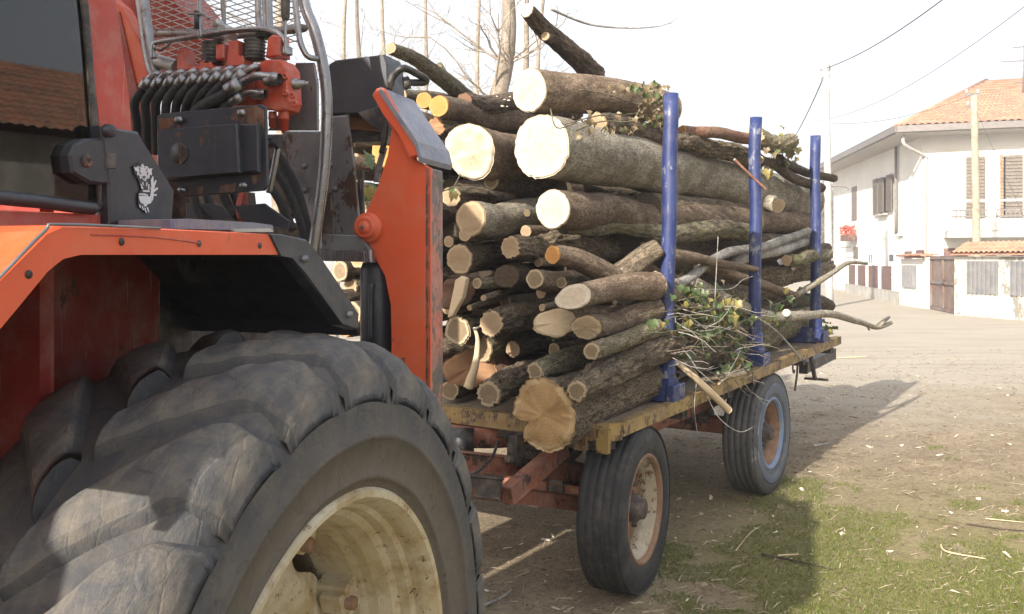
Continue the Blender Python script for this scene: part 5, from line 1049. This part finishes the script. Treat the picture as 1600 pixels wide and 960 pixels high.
# ------------------------------------------------------------------ log loader crane mounted behind the cab
def crane():
    t = empty("log_loader", K.at(.9, -.9, .75), "orange log-loading crane with hydraulic valve block behind the cab", "crane")
    Q = K.onU
    def pu(name, mat, px, u, th, par=t): m = MB(); m.prism([Q(x, y, u) for x, y in px], KU * th); return m.build(name, mat, par)
    def tb(name, mat, px, r, par=t, n=10, k=5): m = MB(); m.tube(smooth_path([Q(*p) for p in px], k), r, n); return m.build(name, mat, par)
    RU = Matrix.Rotation(math.atan2(K.u[1], K.u[0]), 4, 'Z')         # local x along u
    RZ = Matrix.Rotation(R(-90), 4, 'Y')                             # local x up
    # stabiliser post
    PU_ = .86
    post = pu("stabiliser_post", "orange", [(612, 200), (600, 176), (628, 205), (650, 250), (671, 262), (671, 720), (606, 720), (612, 540), (611, 480), (601, 432), (580, 395), (566, 372), (562, 352), (572, 330), (590, 290), (606, 240)], PU_, .012)
    m = MB(); a, b = Q(671, 262, PU_), Q(671, 720, PU_); m.prism([a, b, b + KU * .10, a + KU * .10], -KV * .012); m.build("post_side", "orange_worn", post)
    m = MB(); m.prism([a + KV * .001, b + KV * .001, b + KV * .001 + KU * .012, a + KV * .001 + KU * .012], KV * .002); m.build("side_edge", "orange", post)
    m = MB(); a2 = Q(606, 300, PU_); m.prism([Q(x, y, PU_ + .09) for x, y in ((640, 260), (671, 262), (671, 720), (620, 720))], KU * .012); m.build("back_plate", "orange", post)
    # folded cap of worn blue steel
    top = [Q(x, y, PU_ - .03) for x, y in ((582, 147), (588, 138), (597, 136), (650, 222), (656, 247), (640, 240))]
    m = MB(); m.prism([Q(x, y, PU_ - .035) for x, y in ((581, 148), (588, 138), (598, 137), (612, 160), (652, 225), (656, 243), (641, 247), (622, 210), (598, 180))], KU * .02); m.build("cap_edge", "orange", post)
    e1, e2, e3 = Q(594, 136, PU_ - .04), Q(652, 222, PU_ - .04), Q(658, 246, PU_ - .04); ex = KU * .24
    m = MB(); m.add([e1, e2, e3, e1 + ex, e2 + ex, e3 + ex] + [p - ZZ * .014 - KV * .006 for p in (e1, e2, e3, e1 + ex, e2 + ex, e3 + ex)], [(0, 1, 4, 3), (1, 2, 5, 4), (6, 9, 10, 7), (7, 10, 11, 8), (0, 6, 7, 1), (1, 7, 8, 2), (3, 4, 10, 9), (4, 5, 11, 10), (0, 3, 9, 6), (2, 8, 11, 5)]); m.build("wear_cap", "blue_grey", post)
    c = Q(577, 356, PU_ - .001)
    m = MB(); m.lathe([(0, .045), (-.014, .044), (-.016, .036), (-.018, .032), (-.034, .031), (-.036, .024), (-.033, .020), (-.042, .016), (-.043, .001)], 28, Matrix.Translation(c) @ RU); pn = m.build("pivot_pin", "orange", post)
    m = MB(); m.lathe([(-.0431, .007), (-.046, .006), (-.046, .001)], 10, Matrix.Translation(c) @ RU); m.build("grease_nipple", "orange_worn", pn)
    # black cylinder guard beside the post
    m = MB(); p = Q(590, 410, PU_ + .06); m.lathe([(-.75, .001), (-.75, .052), (-.02, .052), (0, .044), (0, .001)], 24, Matrix.Translation(p) @ RZ); m.build("leg_cylinder", "black_plastic", t)
    tb("guard_handle", "black_plastic", [(583, 443, PU_ - .0), (580, 448, PU_ - .01), (579, 480, PU_ - .01), (579, 530, PU_ - .01)], .006)
    # column added unseen at the far side to shade the log ends, then booms
    shade_column = MB(); cb = K.at(1.0, -1.52, .8); shade_column.tube([cb, cb + ZZ * 1.2, cb + ZZ * 2.1], [.22, .19, .16], 24); cl = shade_column.build("shade_column", "orange_dark", t)
    m = MB(); m.bar(K.at(1.15, -1.5, 2.8), K.at(-1.6, -1.35, 3.35), .2, .26); m.build("main_boom", "orange", t); m = MB(); m.bar(K.at(-1.5, -1.08, 3.3), K.at(.6, -1.15, 2.95), .16, .2); m.build("jib", "orange", t)
    m = MB(); m.prism([Q(x, y, 1.0) for x, y in ((150, 40), (178, -60), (205, -80), (322, 62), (318, 96), (262, 130), (215, 100))], KU * .26); m.build("boom", "inner_red", t)  # boom outline enlarged behind the cab to throw shade on the logs
    m = MB(); m.prism([Q(x, y, .62) for x, y in ((165, -10), (188, 10), (240, 104), (238, 140), (205, 128), (206, 175), (196, 240), (160, 260), (150, 60))], KU * .05); m.build("boom_bracket", "orange", t)
    m = MB(); m.prism([Q(x, y, .615) for x, y in ((180, 20), (186, 18), (216, 148), (208, 192), (190, 120))], KU * .004); m.build("bracket_shadow", "inner_red", t)  # dark red sheet painted in as the shadow on the boom bracket
    # wire guard: two families of slanted strands
    u = .95; P = [Q(236, 134, u), Q(462, 60, u), Q(470, -120, u), Q(236, -120, u)]
    gw = P[1] - P[0]; m = MB(); x0, x1, yb, yt = 236, 470, 128, -110
    def strand(s, up):
        a = []
        for i in range(60):
            x = x0 + (x1 - x0) * i / 59; y = s + (x - x0) * (.42 if up else -.26)
            if yt < y < yb - (x - x0) * .26: a.append(Q(x, y, u + (.002 if up else 0)))
        if len(a) > 1: m.tube([a[0], a[-1]], .0018, 4, False)
    for k in range(60): strand(-220 + k * 10, True); strand(-120 + k * 9, False)
    g = m.build("wire_guard", "galvanised", t)
    # tube frame
    tb("frame_tube", "steel", [(205, -140, .62), (222, 0, .62), (235, 90, .62), (244, 120, .62)], .019, n=14)
    tb("frame_tube", "steel", [(452, -120, .74), (474, 0, .74), (492, 50, .74), (506, 110, .74), (511, 170, .74), (507, 260, .74), (497, 340, .74), (488, 398, .74)], .0165, n=14)
    tb("frame_tube", "steel", [(416, -80, .9), (418, 20, .9), (420, 62, .9)], .016, n=12); tb("frame_tube", "steel", [(402, -60, .85), (404, 30, .85), (408, 45, .85)], .010)
    tb("frame_tube", "steel_dull", [(240, 52, .85), (300, 52, .85), (350, 56, .85), (420, 50, .85), (470, 45, .85), (476, 40, .85)], .013)
    tb("hook_rod", "steel", [(455, -60, .70), (462, 10, .70), (468, 60, .70), (476, 82, .70), (484, 90, .70), (496, 92, .72)], .0085)
    tb("guard_rail", "steel", [(240, 92, .58), (240, 74, .58), (247, 66, .58), (300, 58, .58), (350, 50, .60), (400, 46, .62), (428, 50, .62), (440, 58, .62), (447, 72, .62), (448, 86, .62)], .0085)
    tb("lock_pin", "black", [(240, 76, .575), (250, 79, .575), (262, 72, .575), (266, 66, .575)], .003)
    m = MB(); m.lathe([(0, .018), (.02, .018), (.02, .001)], 6, Matrix.Translation(Q(447, 86, .62)) @ RZ); m.build("rail_nut", "steel", t)
    # valve block
    V0 = .58
    vb = pu("valve_block", "valve_red", [(402, 100), (414, 93), (438, 93), (447, 106), (450, 158), (445, 170), (432, 175), (410, 168), (402, 150)], V0, .07)
    for x in range(9): m = MB(); m.prism([Q(px, py, V0 + .015) for px, py in ((296 + x * 13, 104), (308 + x * 13, 103), (308 + x * 13, 165), (296 + x * 13, 165))], KU * .09); m.build("valve_section", "valve_red", vb)
    for px in ([(276, 78), (287, 76), (288, 96), (294, 98), (294, 110), (275, 110)], [(310, 98), (318, 92), (330, 96), (330, 110), (308, 110)], [(357, 64), (372, 63), (372, 88), (380, 88), (380, 104), (352, 104)], [(336, 70), (350, 68), (350, 92), (336, 94)], [(418, 60), (424, 54), (436, 56), (438, 88), (414, 90)]): m = MB(); m.prism([Q(x, y, V0 + .02) for x, y in px], KU * .05); m.build("valve_port", "valve_red", vb)
    for (x, y0, y1, r) in ((443, 172, 204, .0135), (426, 175, 198, .011)):
        p = Q(x, y1, V0 + .03); ln = (y1 - y0) * p.y / FPX; m = MB(); m.lathe([(-.006, .001), (-.006, .006), (0, .006), (0, r), (ln * .5, r), (ln * .5, r * 1.12), (ln * .6, r * 1.12), (ln, r)], 16, Matrix.Translation(p) @ RZ); m.build("relief_valve", "valve_red", vb)
    for (x, y) in ((447, 120), (447, 146), (458, 150), (462, 163)): m = MB(); m.lathe([(0, .009), (-.008, .009), (-.008, .004), (-.004, .004), (-.004, .001)], 6, Matrix.Translation(Q(x, y, V0)) @ RU); m.build("port_plug", "valve_red", vb)
    RVm = Matrix.Rotation(math.atan2(K.v[1], K.v[0]), 4, 'Z')
    m = MB(); m.lathe([(-.01, .016), (.016, .016), (.018, .010), (.034, .010), (.036, .006), (.045, .006), (.045, .001)], 6, Matrix.Translation(Q(458, 132, V0 + .035)) @ RVm); m.build("hex_fitting", "steel", vb)
    for (x, yt_, yb_, r) in ((333, 66, 103, .033), (398, 62, 95, .031), (413, 53, 60, .024)):    # ribbed rubber boots
        p = Q(x, yb_, V0 + .05); h = (yb_ - yt_) * p.y / FPX; pr = [(0, .001)]
        for i in range(6): pr += [(h * i / 6, r * .86), (h * (i + .5) / 6, r), (h * (i + .95) / 6, r * .86)]
        pr += [(h, r * .8), (h, .001)]; m = MB(); m.lathe(pr, 26, Matrix.Translation(p) @ RZ); m.build("rubber_boot", "black", vb)
    def lever(px, r, knob=None, nm="control_lever", mat="steel"):
        o = tb(nm, mat, px, r, vb)
        if knob: m = MB(); m.lathe([(0, .008), (.01, .012), (.06, .013), (.07, .009), (.075, .001)], 12, Matrix.Translation(Q(*knob)) @ RZ); m.build("lever_grip", "black", o)
    lever([(313, 60, V0), (312, 20, V0), (313, -60, V0)], .007); lever([(352, 50, V0 + .05), (348, 10, V0 + .05), (346, -60, V0 + .05)], .006, None, mat="steel_dull"); lever([(446, 86, V0), (446, 50, V0), (446, 34, V0), (445, -40, V0)], .004, (446, 32, V0))
    m = MB(); m.prism([Q(x, y, V0 + .02) for x, y in ((325, 46), (340, 36), (352, 38), (360, 50), (354, 60), (330, 60))], KU * .04); m.ball(Q(341, 38, V0 + .03), .016); m.build("lever_bracket", "galvanised", vb)
    tb("lever_link", "steel_dull", [(294, 22, V0 - .01), (318, 23, V0 - .01), (326, 30, V0 - .01)], .004, vb)
    m = MB(); m.tube([Q(308, 18, V0 - .005), Q(308, 46, V0 - .005)], .009, 8); m.build("lever_sleeve", "black_plastic", vb)
    pu("valve_plate", "steel_dull", [(462, 98), (490, 98), (496, 130), (496, 204), (418, 204), (440, 170)], V0 + .13, .008)
    tb("hose_elbow_pipe", "galvanised", [(246, 96, .62), (262, 100, .62), (276, 104, .62)], .02, vb)
    # hoses: steel elbow, crimp, rubber
    for i in range(9):
        f = i / 8; xs, ys = 246 + 19 * i, 118 - 1.6 * i; uu = V0 - .012 - .003 * (i % 2)
        xe, ye = 213 + 15 * i, 205 - 2 * i
        el = [(xs + 6, ys + 6, uu + .03), (xs + 3, ys - 1, uu), (xs - 6, ys - 1 + 3 * f, uu - .012), (xs - 16 - 3 * f, ys + 9, uu - .018)]
        o = tb("hydraulic_hose", "hose", [(xs - 16 - 3 * f, ys + 9, uu - .018), (xs - 24 - 9 * f, ys + 24 + 2 * f, uu - .022), ((xs - 30 + xe) / 2 - 4, ys + 44, uu - .02), (xe + 1, ye - 14, uu - .0), (xe + 2, ye + 40, uu + .03)], .0125, t, 12, 6)
        tb("hose_elbow", "steel", el, .0092, o, 10, 5)
        a, b = Q(xs - 14 - 3 * f, ys + 6, uu - .017), Q(xs - 23 - 8 * f, ys + 22, uu - .0215); m = MB(); m.tube([a, b], .0148, 12); m.build("hose_crimp", "steel", o)
    for (pts, cr, el, nm) in (([(370, 138, .54), (345, 152, .53), (310, 172, .54), (280, 215, .58)], ((376, 130, .54), (354, 143, .53)), [(432, 124, .56), (415, 120, .55), (398, 120, .54), (374, 132, .54)], .016), ([(372, 155, .545), (352, 168, .54), (330, 200, .56)], ((378, 150, .545), (360, 160, .54)), [(410, 147, .56), (396, 144, .55), (384, 146, .545), (376, 152, .545)], .0115)):
        o = tb("hydraulic_hose", "hose", pts, nm, t, 12); tb("hose_elbow", "steel", el, nm * .72, o, 12); m = MB(); m.tube([Q(*cr[0]), Q(*cr[1])], nm * 1.22, 14); m.build("hose_crimp", "steel", o)
        m = MB(); c = Q(*el[0]); m.lathe([(-.035, nm), (-.03, nm * 1.25), (0, nm * 1.25), (.01, nm)], 6, Matrix.Translation(c) @ RVm); m.build("hose_nut", "steel", o)
    # lower hoses seen between plates
    for i, px in enumerate(([(300, 295, .62), (310, 330, .6), (330, 350, .6)], [(318, 290, .66), (330, 325, .64), (345, 345, .62)], [(345, 295, .7), (358, 325, .68), (372, 340, .66)], [(360, 290, .7), (372, 318, .7), (382, 345, .7)], [(420, 250, .85), (450, 300, .85), (470, 350, .85), (478, 390, .85)], [(430, 235, .9), (462, 290, .9), (480, 350, .9), (484, 390, .9)], [(415, 280, .8), (440, 320, .8), (458, 360, .8)], [(435, 262, .95), (456, 300, .95), (474, 345, .95)])): tb("hydraulic_hose", "hose", px, .0125, t)
    tb("red_hose", "valve_red", [(378, 300, .68), (372, 325, .66), (376, 345, .64)], .007)
    # black box plate with rust
    B0 = .46
    bp = pu("mounting_plate", "black_rusty", [(245, 182), (250, 178), (408, 163), (415, 167), (418, 290), (412, 298), (285, 308), (280, 290), (246, 282)], B0, .008)
    bx = pu("cover_box", "black_rusty", [(244, 203), (370, 193), (374, 270), (246, 281)], B0 - .035, .033, bp)
    pu("box_side", "black_rusty", [(372, 193), (402, 194), (403, 269), (376, 270)], B0 - .02, .018, bp)
    m = MB(); c = Q(280, 239, B0 - .0352); m.lathe([(-.0005, .0275), (-.001, .0275), (-.001, .001)], 30, Matrix.Translation(c) @ RU); hl = m.build("round_hole", "black", bx)
    pu("hole_strut", "rust_plate", [(280, 222), (284, 222), (284, 257), (280, 257)], B0 - .0375, .001, bp); pu("hole_rust", "rust_plate", [(285, 224), (292, 230), (294, 240), (291, 250), (285, 256)], B0 - .0373, .0008, bp)
    for i, px in enumerate(([(247, 186), (282, 184), (284, 200), (250, 202)], [(365, 172), (400, 166), (412, 172), (413, 215), (404, 222), (402, 196), (378, 192), (360, 186)], [(344, 290), (370, 286), (366, 300), (342, 302)], [(290, 294), (318, 292), (316, 304), (288, 306)], [(392, 274), (410, 272), (408, 284), (396, 288)])): pu("rust_patch", "rust_plate", px, B0 - .0015, .001, bp)
    for (x, y) in ((281, 188), (379, 177), (286, 297), (382, 290)): m = MB(); m.lathe([(0, .010), (-.004, .010), (-.005, .008), (-.013, .008), (-.013, .001)], 6, Matrix.Translation(Q(x, y, B0 - .002)) @ RU); m.build("plate_bolt", "steel", bp)
    m = MB(); m.tube([Q(420, 224, .62), Q(436, 222, .62)], .016, 12); m.build("pivot_knob", "black_plastic", t)
    tb("support_rod", "steel", [(434, 232, .64), (428, 265, .64), (420, 302, .64)], .0085)
    # lower black sheets
    pu("base_frame", "chassis_dark", [(235, 262), (300, 290), (385, 300), (388, 325), (420, 330), (424, 345), (478, 350), (478, 430), (255, 430)], 1.12, .05); pu("base_frame", "chassis_dark", [(400, 210), (440, 210), (466, 330), (440, 345), (425, 300)], 1.14, .05)
    pu("lower_sheet", "black_plastic", [(290, 318), (332, 318), (346, 322), (362, 344), (290, 344)], .6, .01); pu("lower_sheet", "black_plastic", [(365, 322), (412, 318), (420, 324), (452, 346), (450, 358), (380, 350)], .62, .01); pu("lower_sheet", "inner_red", [(362, 302), (385, 300), (385, 320), (366, 322)], .75, .01)
    # steel side plates, footplate, control box
    pu("side_plate", "steel_dull", [(440, 205), (500, 205), (500, 400), (478, 400), (466, 330)], 1.0, .012); pu("side_plate", "steel_dull", [(512, 182), (542, 180), (552, 260), (562, 360), (562, 392), (518, 392), (520, 330), (516, 302), (512, 302)], .96, .012)
    for (x, y, u_) in ((476, 260, 1.0), (475, 298, 1.0), (517, 258, .96), (523, 296, .96)): m = MB(); m.lathe([(0, .009), (-.006, .008), (-.006, .001)], 8, Matrix.Translation(Q(x, y, u_)) @ RU); m.build("rivet", "steel_dull", t)
    fp = pu("footplate", "steel_dull", [(505, 366), (562, 368), (580, 392), (580, 396), (500, 396)], .84, .05)
    m = MB()
    for i in range(20): x = 500 + i * 4; m.bar(Q(x, 391, .8), Q(x + 1.5, 408, .8), .004, .004, KU)
    m.build("tread_teeth", "steel", fp); pu("footplate_edge", "steel", [(486, 388), (580, 391), (580, 410), (500, 408), (488, 404)], .81, .02, fp)
    pu("yellow_strip", "yellow", [(516, 306), (522, 300), (526, 322), (522, 332), (516, 330)], 1.1, .01); pu("base_frame", "chassis_dark", [(446, 212), (545, 202), (556, 388), (480, 394)], 1.16, .03)
    bxo = pu("control_box", "black_plastic", [(510, 190), (510, 112), (514, 100), (524, 94), (584, 87), (600, 85), (605, 100), (607, 150), (580, 165), (555, 178), (522, 178)], 1.05, .12)
    pu("box_lip", "black_plastic", [(516, 150), (590, 148), (588, 176), (516, 178)], 1.035, .012, bxo); pu("box_pad", "black", [(558, 176), (600, 164), (608, 195), (600, 210), (572, 192)], 1.03, .05, bxo)
    tb("grab_handle", "black", [(607, 140, 1.0), (614, 120, 1.0), (626, 108, 1.0), (636, 108, 1.02), (652, 116, 1.06), (665, 124, 1.10), (662, 129, 1.10), (634, 129, 1.06)], .0115, bxo, 12)
    m = MB(); m.tube([Q(630, 131, 1.04), Q(640, 129, 1.05)], .02, 14); m.build("handle_collar", "black", bxo)
    tb("control_rod", "black", [(604, 195, 1.0), (602, 215, 1.0), (596, 240, 1.0)], .0095); tb("control_rod", "steel_dull", [(601, 230, 1.02), (592, 262, 1.02), (588, 285, 1.02)], .010); tb("control_rod", "black", [(564, 266, 1.1), (564, 300, 1.1), (566, 345, 1.1)], .011)
    pu("wooden_shelf", "split_orange", [(545, 182), (556, 182), (596, 200), (592, 206), (545, 202)], 1.12, .12); pu("shelf_edge", "black", [(545, 203), (596, 206), (596, 222), (545, 222)], 1.13, .1)
crane()

# ------------------------------------------------------------------ thin haze over the whole place
def haze():
    m = MB(); x0, x1, y0, y1, z0, z1 = -405, 405, -65, 905, -1.1, 17
    m.add([(x, y, z) for z in (z0, z1) for y in (y0, y1) for x in (x0, x1)], [(0, 2, 3, 1), (4, 5, 7, 6), (0, 1, 5, 4), (2, 6, 7, 3), (0, 4, 6, 2), (1, 3, 7, 5)])
    mt = bpy.data.materials.new("haze"); mt.use_nodes = True; N = mt.node_tree.nodes; N.remove(N["Principled BSDF"])
    v = N.new("ShaderNodeVolumePrincipled"); v.inputs["Color"].default_value = (.93, .95, 1, 1); v.inputs["Density"].default_value = .0028; v.inputs["Anisotropy"].default_value = .2
    mt.node_tree.links.new(v.outputs[0], N["Material Output"].inputs["Volume"]); MAT["haze"] = mt
    tag(m.build("haze", "haze"), "thin pale morning haze over the road and houses", "haze", kind="stuff")
haze()
